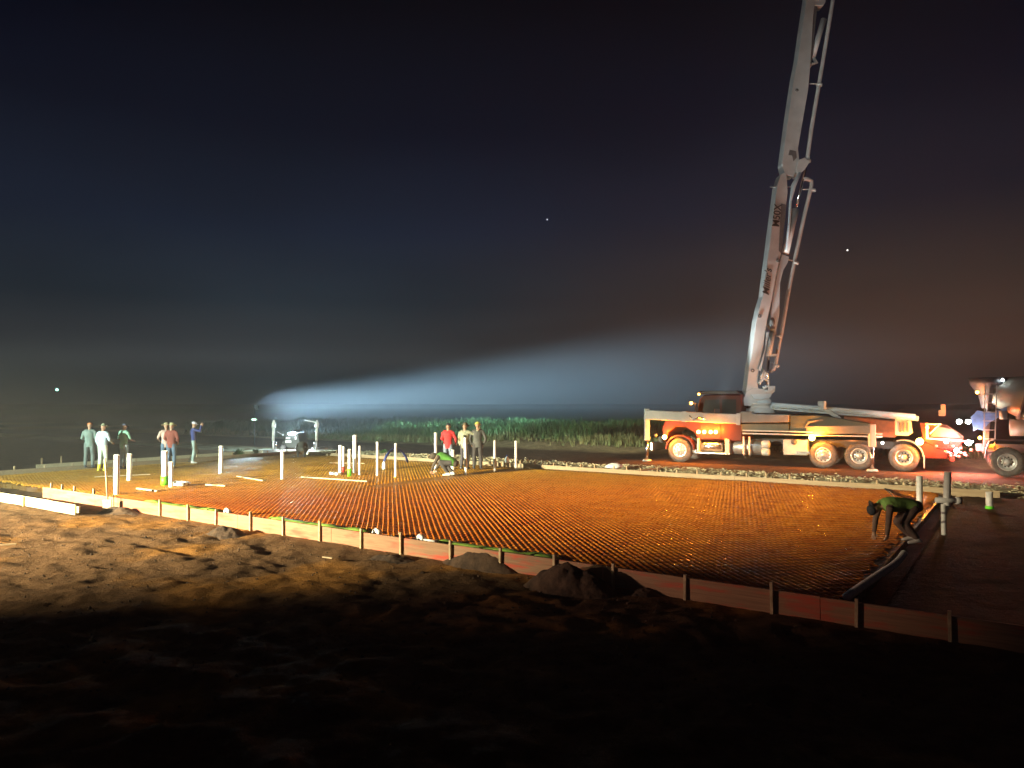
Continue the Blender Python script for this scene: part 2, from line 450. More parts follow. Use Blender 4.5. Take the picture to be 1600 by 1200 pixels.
M_bar = mat('rusty_bar', (.72, .24, .022), .5, col2=(.52, .115, .010), scale=2.5, detail=8, bump=.25, bscale=30, spec=.25)
M_bar2 = mat('rusty_tie_bar', (.34, .09, .010), .5, col2=(.20, .045, .008), scale=2.5, spec=.25)
def yellow_light_cast(m, ya, yb):  # yellow lamp light on the left rear is put into the base colour
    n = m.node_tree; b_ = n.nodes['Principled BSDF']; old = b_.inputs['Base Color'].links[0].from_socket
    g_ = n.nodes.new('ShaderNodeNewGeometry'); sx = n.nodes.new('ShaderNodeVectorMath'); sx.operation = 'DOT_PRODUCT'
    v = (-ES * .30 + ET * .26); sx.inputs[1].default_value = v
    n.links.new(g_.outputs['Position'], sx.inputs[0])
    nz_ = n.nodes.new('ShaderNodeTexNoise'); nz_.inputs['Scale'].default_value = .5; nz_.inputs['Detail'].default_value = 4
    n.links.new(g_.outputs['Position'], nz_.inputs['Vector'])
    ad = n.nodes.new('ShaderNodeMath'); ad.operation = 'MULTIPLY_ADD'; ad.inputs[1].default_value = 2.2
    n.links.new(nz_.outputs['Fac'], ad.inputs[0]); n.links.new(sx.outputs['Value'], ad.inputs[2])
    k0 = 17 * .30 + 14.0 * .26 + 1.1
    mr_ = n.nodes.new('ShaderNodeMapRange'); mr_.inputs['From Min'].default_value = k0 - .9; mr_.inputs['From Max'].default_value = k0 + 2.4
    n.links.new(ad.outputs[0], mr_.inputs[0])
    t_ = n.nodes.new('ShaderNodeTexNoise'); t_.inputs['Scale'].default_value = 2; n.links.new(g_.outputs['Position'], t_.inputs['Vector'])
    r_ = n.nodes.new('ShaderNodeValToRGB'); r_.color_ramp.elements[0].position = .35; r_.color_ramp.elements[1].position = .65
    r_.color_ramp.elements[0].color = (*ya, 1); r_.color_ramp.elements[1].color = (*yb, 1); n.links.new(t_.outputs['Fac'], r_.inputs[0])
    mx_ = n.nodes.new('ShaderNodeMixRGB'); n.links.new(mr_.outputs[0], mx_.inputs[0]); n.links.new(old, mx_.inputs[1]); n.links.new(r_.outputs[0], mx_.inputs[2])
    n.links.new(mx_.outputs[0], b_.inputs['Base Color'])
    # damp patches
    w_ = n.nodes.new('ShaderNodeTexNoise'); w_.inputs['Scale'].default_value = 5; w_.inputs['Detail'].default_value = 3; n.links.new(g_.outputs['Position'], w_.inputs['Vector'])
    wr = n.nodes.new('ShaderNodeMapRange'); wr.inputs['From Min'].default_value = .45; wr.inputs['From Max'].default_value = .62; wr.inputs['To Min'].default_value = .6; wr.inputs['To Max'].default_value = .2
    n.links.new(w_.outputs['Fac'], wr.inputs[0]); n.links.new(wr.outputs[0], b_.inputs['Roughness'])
yellow_light_cast(M_bar, (.66, .36, .035), (.50, .24, .02)); yellow_light_cast(M_bar2, (.34, .18, .02), (.22, .11, .015)); yellow_light_cast(M_mem, (.10, .055, .008), (.06, .03, .006))
DV = Vector((-.164, .9865, 0)).normalized(); DC = Vector((DV.y, -DV.x, 0))
mat_th = thing('reinforcement_mat', ST((S_LEFT + S_MAT) / 2, 17, -.2), 'wide mat of orange rusty reinforcing bars filling the slab form', 'rebar mat')
def clip(p0, d, s0, s1, t0, t1):
    lo, hi = -1e9, 1e9
    for ax, a, b_ in ((ES, s0, s1), (ET, t0, t1)):
        o_ = p0.dot(ax); dd = d.dot(ax)
        x0, x1 = (a - o_) / dd, (b_ - o_) / dd
        if x0 > x1: x0, x1 = x1, x0
        lo = max(lo, x0); hi = min(hi, x1)
    return lo, hi
trench = (-16.75, -16.05, 16.2, 24.4)
def bar_mesh(mb, a, b_, r, seg, z, seed, amp=.012):
    n_ = max(2, seg); pts = []
    d = (b_ - a)
    side = Vector((d.y, -d.x, 0)).normalized()
    vs = []
    for i in range(n_ + 1):
        p = a + d * (i / n_)
        w = mnoise.noise(Vector((p.x * .9, p.y * .9, seed * .01))) * amp
        h = mnoise.noise(Vector((p.x * .45, p.y * .45, 4.2))) * .022
        p = p + side * w + Vector((0, 0, z + h))
        vs += [p - side * r, p - side * r * .55 + Vector((0, 0, r * 1.1)), p + side * r * .55 + Vector((0, 0, r * 1.1)), p + side * r]
    fs = []
    for i in range(n_):
        o_ = i * 4
        for k in range(3): fs.append((o_ + k, o_ + k + 1, o_ + k + 5, o_ + k + 4))
    fs += [(0, 1, 2, 3), (n_ * 4 + 3, n_ * 4 + 2, n_ * 4 + 1, n_ * 4)]
    mb.add(vs, fs, True)
bars = []
k0 = -45; step = .107
for k in range(-420, 420):
    p0 = DC * (k * step) + Vector((0, 0, 0))
    lo, hi = clip(p0, DV, S_LEFT + .35, S_MAT - .05, T_NEAR + .45, T_BACK - .15)
    if hi - lo < .6: continue
    lo += random.uniform(0, .22)
    pieces = [(lo, hi)]
    l2, h2 = clip(p0, DV, *trench)
    if l2 < h2:
        out = []
        for a, b_ in pieces:
            if a < l2: out.append((a, min(b_, l2)))
            if b_ > h2: out.append((max(a, h2), b_))
        pieces = out
    for a, b_ in pieces:
        if b_ - a > .3:
            A = p0 + DV * a; B = p0 + DV * b_
            near = min(A.length, B.length)
            bars.append(((b_ - a) / near, A, B, k))
bars.sort(key=lambda q: -q[0])
rest = MB()
for i, (_, A, B, k) in enumerate(bars):
    L = (B - A).length
    if i < 296:
        m = MB(); bar_mesh(m, A, B, .0265, min(16, int(L / .8) + 2), -.158, k)
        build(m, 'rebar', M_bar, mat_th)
    else: bar_mesh(rest, A, B, .0265, int(L / .8) + 2, -.158, k)
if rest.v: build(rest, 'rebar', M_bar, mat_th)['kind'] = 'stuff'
# finer cross wires lying under/over them, too close together to count
cw = MB()
for k in range(-20, 900):
    p0 = DV * (k * .215)
    lo, hi = clip(p0, DC, S_LEFT + .35, S_MAT - .05, T_NEAR + .45, T_BACK - .15)
    if hi - lo < .5: continue
    bar_mesh(cw, p0 + DC * lo, p0 + DC * hi, .007, int((hi - lo) / 1.2) + 2, -.132, k, .01)
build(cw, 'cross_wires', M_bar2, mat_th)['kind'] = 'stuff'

# ------------------------------------------------------------------ timber forms
def board_mat(name, a, b_, red=0.0, pale=1.0):
    m = mat(name, a, .8)
    n = m.node_tree; bs_ = n.nodes['Principled BSDF']; tcn = n.nodes.new('ShaderNodeTexCoord')
    rot = n.nodes.new('ShaderNodeMapping'); rot.inputs['Rotation'].default_value = (0, 0, math.atan2(-ES.y, ES.x)); 
    sc = n.nodes.new('ShaderNodeMapping'); sc.inputs['Scale'].default_value = (.9, 9, 26)
    n.links.new(tcn.outputs['Object'], rot.inputs[0]); n.links.new(rot.outputs[0], sc.inputs[0])
    t = n.nodes.new('ShaderNodeTexNoise'); t.inputs['Scale'].default_value = 1.6; t.inputs['Detail'].default_value = 6; t.inputs['Distortion'].default_value = .6
    n.links.new(sc.outputs[0], t.inputs['Vector'])
    r = n.nodes.new('ShaderNodeValToRGB'); r.color_ramp.elements[0].position = .3; r.color_ramp.elements[1].position = .7
    r.color_ramp.elements[0].color = (*a, 1); r.color_ramp.elements[1].color = (*b_, 1)
    n.links.new(t.outputs['Fac'], r.inputs[0])
    last = r.outputs[0]
    if red:
        s2 = n.nodes.new('ShaderNodeMapping'); s2.inputs['Scale'].default_value = (.75, 1, 5)
        n.links.new(rot.outputs[0], s2.inputs[0])
        t2 = n.nodes.new('ShaderNodeTexNoise'); t2.inputs['Scale'].default_value = 1.5; t2.inputs['Detail'].default_value = 5; t2.inputs['Roughness'].default_value = .65
        n.links.new(s2.outputs[0], t2.inputs['Vector'])
        mr_ = n.nodes.new('ShaderNodeMapRange'); mr_.inputs['From Min'].default_value = .50; mr_.inputs['From Max'].default_value = .66; mr_.inputs['To Max'].default_value = red
        n.links.new(t2.outputs['Fac'], mr_.inputs[0])
        mx_ = n.nodes.new('ShaderNodeMixRGB'); mx_.inputs[2].default_value = (.50, .055, .025, 1)
        n.links.new(mr_.outputs[0], mx_.inputs[0]); n.links.new(last, mx_.inputs[1]); last = mx_.outputs[0]
    n.links.new(last, bs_.inputs['Base Color'])
    bp_ = n.nodes.new('ShaderNodeBump'); bp_.inputs['Strength'].default_value = .3; bp_.inputs['Distance'].default_value = .01
    n.links.new(t.outputs['Fac'], bp_.inputs['Height']); n.links.new(bp_.outputs[0], bs_.inputs['Normal'])
    return m
M_board = board_mat('form_board_wood', (.22, .115, .06), (.33, .185, .10), red=.85)
M_board_p = board_mat('pale_board_wood', (.46, .40, .27), (.62, .56, .38), red=0)

def form_run(th, p_from, p_to, nrm, stakes, mat_b, lens=3.6, hgt=.36, top=0.0, st_off=.045, sh=(.05, .12), sw=.045):
    """boards butt-jointed end to end along p_from -> p_to, stakes on the side nrm"""
    d = p_to - p_from; L = d.length; d.normalize(); a = 0; i = 0
    while a < L - .05:
        b_ = min(L, a + lens * random.uniform(.92, 1.06))
        if L - b_ < .5: b_ = L
        dz = random.uniform(-.006, .006)
        m = MB(); m.beam(p_from + d * (a + .003) + Vector((0, 0, top - hgt / 2 + dz)), p_from + d * (b_ - .003) + Vector((0, 0, top - hgt / 2 + dz)), .038, hgt)
        build(m, 'form_board', mat_b, th, bevel=.003)
        a = b_; i += 1
    for q in stakes:
        k = (q - p_from).dot(d)
        base = p_from + d * k + nrm * st_off
        up = random.uniform(*sh); ln = Vector((random.uniform(-.02, .02), random.uniform(-.02, .02), 0))
        m = MB(); m.beam(base + Vector((0, 0, top - .42)), base + ln * .5 + Vector((0, 0, top + up)), sw, .038, up=(ES.x, ES.y, 0))
        build(m, 'stake', M_stake, th, bevel=.003)

NEARN = -ET
near_pts = [(255, 1), (299, 1), (342, 1), (396, 1), (447, 1), (504, 1), (568, 1), (630, 1), (707, 1), (784, 1), (868, 1), (959, 1), (1070, 1), (1205, 1), (1335, 1), (1480, 1), (1660, 1)]
def on_line(px, t, z=0.0):
    """point of the line t = const (at height z) seen at photo column px"""
    k = (px - 800) / F
    # x = k*(y*cp) approx -> solve x*ET.x + y*ET.y = t with x = k*y
    y = t / (k * ET.x + ET.y); return Vector((k * y, y, z))
def on_s(px, s, z=0.0):
    k = (px - 800) / F; y = s / (k * ES.x + ES.y); return Vector((k * y, y, z))
th = thing('timber_form', on_line(600, T_NEAR, -.27), 'long red-sprayed wooden form board with stakes along the near edge of the slab', 'formwork')
form_run(th, on_line(70, T_NEAR), on_line(2300, T_NEAR), NEARN, [on_line(p, T_NEAR) for p, _ in near_pts] , M_board, lens=3.0)
# inner stakes of the left stretch
for px in (80, 97, 116, 146):
    q = on_line(px, T_NEAR) + ET * .045
    m = MB(); m.beam(q + Vector((0, 0, -.4)), q + Vector((0, 0, .14)), .05, .04, up=(ES.x, ES.y, 0)); build(m, 'stake', M_stake, th)
# small upright nail-like pegs seen between stakes
for px in (822,):
    q = on_line(px, T_NEAR) + ET * .05
    m = MB(); m.beam(q + Vector((0, 0, -.3)), q + Vector((0, 0, .08)), .02, .02); build(m, 'peg', M_stake, th)

# outer pale board at far left, lying nearer than the slab edge
tl = G(122, 789, 0).dot(ET)
th = thing('timber_form', G(60, 790, -.27), 'bright pale board with two stakes at the left edge, ending short of the slab corner', 'formwork')
A = on_line(-90, tl); B = on_line(121, tl)
form_run(th, A, B, NEARN, [on_line(4, tl), on_line(43, tl)], M_board_p, lens=2.4, hgt=.24, sh=(.0, .03), sw=.06)
m = MB(); m.beam(B + ET * .04 + Vector((0, 0, -.12)), B + ES * .10 + ET * .04 + Vector((0, 0, -.12)), .04, .15); build(m, 'splice_block', M_board_p, th)

M_board_b = board_mat('darker_board_wood', (.24, .17, .10), (.38, .29, .18))  # darker tone than the pale boards
th = thing('timber_form', on_line(900, T_BACK, -.27), 'long pale form board with short stakes along the back edge of the slab', 'formwork')
bx_ = [812, 835, 846, 864, 885, 906, 928, 958, 978, 1000, 1026, 1056, 1088, 1125, 1165, 1195, 1232, 1270, 1297, 1327, 1368, 1410, 640, 668, 600, 560, 525]
form_run(th, on_line(482, T_BACK), on_line(1560, T_BACK), ET, [on_line(p, T_BACK) for p in bx_], M_board_b, lens=3.6, sh=(.08, .16), sw=.05)
th = thing('timber_form', on_s(150, S_LEFT, -.27), 'pale wooden form board along the far left edge of the slab, behind the men', 'formwork')
form_run(th, on_s(-160, S_LEFT), on_s(478, S_LEFT), -ES, [on_s(p, S_LEFT) for p in (25, 73, 116, 160, 215, 310, 365, 420, 450)], M_board_b, lens=3.6, sh=(.08, .16), sw=.05)
# second line of stakes and boards beyond it
th = thing('timber_form', on_s(70, S_LEFT - 2.4, -.27), 'dim second board with thin survey stakes beyond the left edge of the slab', 'formwork')
form_run(th, on_s(58, S_LEFT - 2.4), on_s(470, S_LEFT - 2.4), -ES, [on_s(68, S_LEFT - 2.4), on_s(98, S_LEFT - 2.4)], M_board_p, lens=3.6, hgt=.26, top=-.05, sh=(.25, .3), sw=.05)
sk = tag(build(MB().beam(G(28, 729, -.25), G(28, 729, -.25) + Vector((0, 0, .62)), .05, .05), 'survey_stake', M_stake, origin=G(28, 729, -.25)), 'thin upright stake standing alone in dark soil at the far left', 'stake')

# green void strips lying in the gap behind the near board
M_strip = mat('green_strip', (.22, .36, .06), .5, var=.3, scale=4)
def strip(p0, p1, off, label, w=.13):
    a = on_line(p0, T_NEAR + off, -.10); b_ = on_line(p1, T_NEAR + off, -.10)
    m = MB(); pts = [a.lerp(b_, i / 14) + ET * .04 * math.sin(i * 1.1) + Vector((0, 0, .012 * math.sin(i * 1.7))) for i in range(15)]
    m.tube(pts, [(w * .32 * (1 + .25 * math.sin(i * 2.3)), w) for i in range(15)], 8, side=(0, 0, 1))
    tag(build(m, 'green_plastic_strip', M_strip, origin=a), label, 'plastic strip')
strip(232, 345, .42, 'leftmost thin strip of green plastic sheet in the gap behind the form board')
strip(425, 578, .42, 'long bright green plastic strip behind the form board, left of the pipe elbow', .15)
strip(680, 868, .46, 'dull green plastic strip behind the form board near the dirt mounds')
def elbow(px, length, label, off=.2):
    a = on_line(px, T_NEAR + off, -.05); th_ = thing('pipe_elbow', a, label, 'pipe')
    m = MB(); m.tube([a, a + Vector((.02, 0, .05)), a + ES * .06 + Vector((0, 0, .075)), a + ES * .13 + Vector((0, 0, .05)), a + ES * .16 + Vector((0, 0, -.01))], [.04, .045, .045, .05, .05], 10)
    build(m, 'elbow', M_pvc, th_)
    if length:
        m = MB(); m.cyl(a + ES * .18 + Vector((0, 0, .0)), a + ES * (.18 + length) + Vector((0, 0, .01)), .038, n=10); build(m, 'pipe_run', M_pvc, th_)
elbow(353, 0, 'leftmost small white pipe elbow just behind the form board')
elbow(585, 0, 'small white plastic pipe elbow at the end of the bright green strip')
elbow(652, .27, 'white pipe elbow with a short pipe lying behind the form board')

# ------------------------------------------------------------------ stub-up pipes
def pipe(px, ytop, ybot, w, label, base=-.12, band=None, grey=False, group='white stub-up pipes', lean=0, matl=None):
    b0 = G(px, ybot, base); ppm = F / b0.y; h = (ybot - ytop) / ppm; r = w / ppm / 2
    mm = matl or (M_pvc_grey if grey else M_pvc)
    m = MB(); t = .008
    m.lathe((0, 0, 0), (lean, 0, 1), [(-.15, r), (h, r), (h + .004, r - .003), (h, r - t), (h - .35, r - t)], 18)
    m.lathe((0, 0, 0), (lean, 0, 1), [(h - .02, r + .003), (h - .06, r + .003), (h - .062, r)], 18) if not grey else None
    o = build(m, 'pipe', mm, origin=None, local=True); o.location = b0
    tag(o, label, 'pipe', group)
    if band:
        m = MB(); m.lathe((0, 0, 0), (0, 0, 1), [(-.02, r + .001), (-.02, r + .016), (band[1], r + .016), (band[1], r + .001)], 18)
        build(m, 'coupling', band[0], o, local=True)
    return o
pipe(182, 711, 772, 8, 'tall thick white pipe nearest the front corner on the left, beside the leaning pole')
pipe(202, 709, 750, 7, 'white pipe standing right behind the leftmost thick one')
pipe(257, 705, 757, 9, 'thick white pipe with a green sleeve, in front of the man in maroon', band=(M_green, .26))
pipe(267, 722, 760, 6, 'short white pipe touching the right side of the green sleeved one')
pipe(345, 697, 739, 6.2, 'lone white pipe between the man in blue and the screed machine')
pipe(441, 705, 748, 5.4, 'lone white pipe in front of the screed machine')
pipe(531.5, 696, 738, 5.6, 'leftmost white pipe of the central cluster')
pipe(536.3, 698, 737, 3.6, 'thin white pipe with a red sleeve at its foot', band=(M_redband, .2))
pipe(546, 702, 743, 5, 'short white pipe with a green sleeve in the central cluster', band=(M_green, .24))
pipe(554, 680, 738, 6, 'tallest white pipe of the central cluster')
pipe(561.7, 697, 741, 3.4, 'thin white pipe just right of the tallest one')
pipe(589.5, 691, 743, 3.8, 'thin white pipe just left of the blue hose arch')
pipe(618, 693, 746, 3.8, 'thin white pipe with yellow foot under the blue hose arch', band=(mat('yellow_grout', (.6, .45, .1), .8), .04))
pipe(680.5, 676, 737, 4.4, 'white pipe rising behind the crouching worker, left of the man in red')
pipe(707.3, 703, 737, 5.4, 'short stout white pipe at the right hip of the man in red')
pipe(727.8, 684, 741, 4.6, 'slightly leaning white pipe in front of the man with raised arm', lean=-.02)
pipe(773, 688, 734, 4.2, 'thin grey pipe right of the man in the dark jacket', grey=True, group='grey stub-up pipes')
pipe(806, 689, 729, 3.8, 'rightmost thin white pipe before the berm, right of the grey one')
pipe(1437, 744, 794, 9, 'grey pipe below the rear wheels of the pump truck', grey=True, group='grey stub-up pipes', base=-.2)
pipe(1546, 769, 795, 10, 'short grey pipe with green foot at the right edge, below the mixer wheel', grey=True, group='grey stub-up pipes', band=(M_green, .07), base=-.2)
b0 = G(1475, 836, -.2); ppm = F / b0.y
th = thing('cleanout_pipe', b0, 'grey cross-shaped pipe with side outlet at the right of the slab', 'pipe', 'grey stub-up pipes')
m = MB(); m.lathe(b0, (0, 0, 1), [(-.1, 3.8 / ppm), (48 / ppm, 3.8 / ppm)], 16); build(m, 'riser', M_pvc_grey, th)
m = MB(); m.lathe(b0 + Vector((.03, 0, 0)), (0.05, 0, 1), [(46 / ppm, 5.2 / ppm), (98 / ppm, 5.2 / ppm), (98 / ppm, 4.4 / ppm), (90 / ppm, 4.4 / ppm)], 16); build(m, 'upper_pipe', M_pvc_grey, th)
m = MB(); z = 54 / ppm; m.cyl(b0 + Vector((-12 / ppm, 0, z)), b0 + Vector((24 / ppm, -.05, z)), 4.4 / ppm, n=14); m.cyl(b0 + Vector((17 / ppm, -.04, z)), b0 + Vector((25 / ppm, -.05, z)), 5.6 / ppm, n=14); build(m, 'side_outlet', M_pvc_grey, th)

# things lying on the mat
def lying(px0, py0, px1, py1, w, h, name, label, matl, cat='plank', z=-.11):
    a = G(px0, py0, z); b_ = G(px1, py1, z); m = MB()
    m.beam(a, b_, w, h); tag(build(m, name, matl, origin=(a + b_) / 2 - Vector((0, 0, h / 2)), bevel=.003), label, cat)
lying(470, 745, 575, 752, .09, .04, 'wooden_plank', 'long thin plank lying on the mat right of the lone white pipe', M_plank)
lying(372, 744, 413, 751, .11, .04, 'wooden_plank', 'short bright plank end lying left of the pipe before the screed machine', M_plank)
lying(215, 763, 247, 767, .10, .04, 'wooden_plank', 'short plank lying on the mat below the green sleeved pipe', M_plank)
lying(322, 757, 352, 759, .07, .04, 'wooden_plank', 'thin dark offcut lying on the mat below the lone left pipe', M_plank)
lying(515, 723, 570, 724, .05, .03, 'wooden_plank', 'slim pale lath lying behind the central pipe cluster', M_plank)
lying(148, 745, 235, 741, .08, .03, 'wooden_plank', 'pale lath lying between the two leftmost pipes', M_plank)
lying(518, 739.5, 530, 741, .16, .10, 'white_block', 'small white block lying at the foot of the central pipe cluster', M_pvc, 'block')
lying(758, 726.5, 782, 726.5, .10, .05, 'wooden_plank', 'pale offcut lying at the foot of the grey pipe', M_plank)
lying(993, 736, 1062, 728, .12, .05, 'wooden_plank', 'plank lying under the front jack of the pump truck', M_plank, z=-.05)
lying(505, 870, 520, 872, .05, .02, 'wood_offcut', 'tiny pale offcut on the dark soil in front of the form board', M_plank, 'offcut', z=-.22)
lying(-20, 853, 26, 850, .05, .03, 'wooden_plank', 'dark lath lying on the bright soil at the left edge', M_plank, z=-.2)
# white rag by the short pipe, white jugs
def crumple(px, py, r, label, matl, z=-.1, name='plastic_scrap', cat='scrap', sx=1.6):
    c_ = G(px, py, z); m = MB(); m.sphere((0, 0, 0), (r * sx, r, r * .5), 16, 10)
    m.v = [v * (1 + .5 * mnoise.noise(v * 9 / r * .35 + Vector((px, 0, 0)))) for v in m.v]
    m.v = [Vector((v.x, v.y, v.z + r * .3)) for v in m.v]
    o = build(m, name, matl, local=True); o.location = c_; tag(o, label, cat)
crumple(282, 758, .17, 'crumpled white plastic scrap lying right of the short pipe', M_pvc)
crumple(960, 731, .2, 'crumpled white sheet on the back form board, left of the truck jack', M_pvc, -.02)
M_bush = mat('bush_leaf', (.06, .16, .04), .6, var=.4)
def bottle(px, ytop, ybot, w, label, base=-.12):
    c_ = G(px, ybot, base); k = c_.y / F; h = (ybot - ytop) * k; r = w * k / 2
    th_ = thing('jug', c_, label, 'jug', 'white jugs')
    build(MB().lathe(c_, (0, 0, 1), [(0, .001), (0, r), (h * .6, r), (h * .78, r * .45), (h * .85, r * .35)], 14), 'bottle_body', M_pvc, th_)
    build(MB().lathe(c_, (0, 0, 1), [(h * .85, .001), (h * .85, r * .42), (h, r * .42), (h, .001)], 12), 'cap', M_hose, th_)
bottle(600, 719, 733, 6.5, 'white jug hanging at the left end of the blue hose')
bottle(792, 711, 724, 6, 'white jug standing on the slab between grey and rightmost pipes')
# blue hose arch
a = G(600, 733, -.12); Yh = a.y
pts = [P(x, y, Yh + (x - 600) * .05) for x, y in ((600, 722), (603, 714), (608, 706), (615, 701), (622, 701), (629, 706), (634, 713), (637, 722))]
tag(build(MB().tube(pts, .045, 8), 'blue_hose', M_hose, origin=a), 'blue hose arching over the mat between two thin white pipes', 'hose')

# leaning wooden handle with a dark rod against the corner
a = G(168, 797, -.27); th = thing('long_handled_rake', a, 'tan wooden handled rake standing upright at the form corner, left of the first pipe', 'rake')
tb = P(164, 716, a.y)
build(MB().cyl(a + Vector((.0, 0, .25)), tb, .022, .018, n=10), 'handle', M_plank, th)
build(MB().box(a + Vector((.0, -.02, .13)), (.22, .03, .28)), 'blade', M_plank, th, bevel=.004)
a2 = G(178, 795, -.27)
tag(build(MB().cyl(a2, P(176, 717, a2.y), .009, n=8), 'steel_rod', M_black, origin=a2), 'thin dark steel rod standing between the rake and the first pipe', 'rod')

# ribbed drain edge to the right and spoil hollow
M_rib = mat('ribbed_grey', (.50, .49, .44), .45, var=.2, scale=20)
pts = []; rad = []
N = 150; A = ST(-1.95, 10.6, -.13); B = ST(-1.78, 14.4, -.13)
for i in range(N + 1):
    k = i / N; pts.append(A.lerp(B, k) + ES * .12 * math.sin(k * 2.6) + Vector((0, 0, .03 * math.sin(k * 5)))); rad.append(.058 if i % 2 else .042)
tag(build(MB().tube(pts, rad, 10, smooth=False), 'corrugated_drain', M_rib, origin=(A + B) / 2), 'grey ribbed drain pipe lying along the right end of the mat', 'drain pipe')
# dark trailing cable to the right worker
a = G(1380, 762, -.2)
pts = [G(1340, 757, -.16), G(1378, 760, -.14), P(1392, 771, a.y - 2.2), P(1402, 784, a.y - 4.8), P(1412, 797, 14.0), G(1422, 826, -.15)]
tag(build(MB().tube(pts, .022, 7), 'rubber_hose', M_black, origin=G(1378, 760, -.2)), 'dark hose curving from the back edge to the bending worker', 'hose')

# ------------------------------------------------------------------ people
M_skin = mat('skin', (.42, .24, .16), .6, var=.08)
def cloth(name, c): return mat(name, c, .85, var=.18, scale=7, bump=.5, bscale=14)
def remesh(mb, vox, smooth=2):
    me_ = bpy.data.meshes.new('tmp'); me_.from_pydata([tuple(v) for v in mb.v], [], mb.f)
    bm = bmesh.new(); bm.from_mesh(me_); bmesh.ops.remove_doubles(bm, verts=bm.verts, dist=1e-5); bmesh.ops.recalc_face_normals(bm, faces=bm.faces); bm.to_mesh(me_); bm.free()
    o_ = bpy.data.objects.new('tmp', me_); COL.objects.link(o_)
    r_ = o_.modifiers.new('r', 'REMESH'); r_.mode = 'VOXEL'; r_.voxel_size = vox
    s_ = o_.modifiers.new('s', 'SMOOTH'); s_.factor = .5; s_.iterations = smooth
    dg = bpy.context.evaluated_depsgraph_get(); dg.update()
    out = bpy.data.meshes.new_from_object(o_.evaluated_get(dg))
    bpy.data.objects.remove(o_); bpy.data.meshes.remove(me_)
    return out
def put(me_, name, matl, parent):
    me_.name = name; me_.materials.clear(); me_.materials.append(matl)
    me_.polygons.foreach_set('use_smooth', [True] * len(me_.polygons))
    o_ = bpy.data.objects.new(name, me_); COL.objects.link(o_); o_.parent = parent; return o_
def hand(mb, w, d, side_v):
    """palm and five bent fingers from wrist w along d"""
    d = d.normalized(); s = (side_v - d * side_v.dot(d)).normalized(); u = d.cross(s)
    mb.tube([w, w + d * .045, w + d * .09], [(.026, .016), (.040, .015), (.038, .012)], 8, side=s)
    for i, L in enumerate((.062, .074, .070, .055)):
        b_ = w + d * .085 + s * (-.03 + .02 * i)
        mb.tube([b_, b_ + d * L * .5 + u * .008, b_ + d * L * .85 + u * .03], [.009, .0085, .006], 6)
    b_ = w + d * .03 + s * -.034
    mb.tube([b_, b_ + d * .03 - s * .02, b_ + d * .06 - s * .022 + u * .012], [.011, .010, .007], 6)

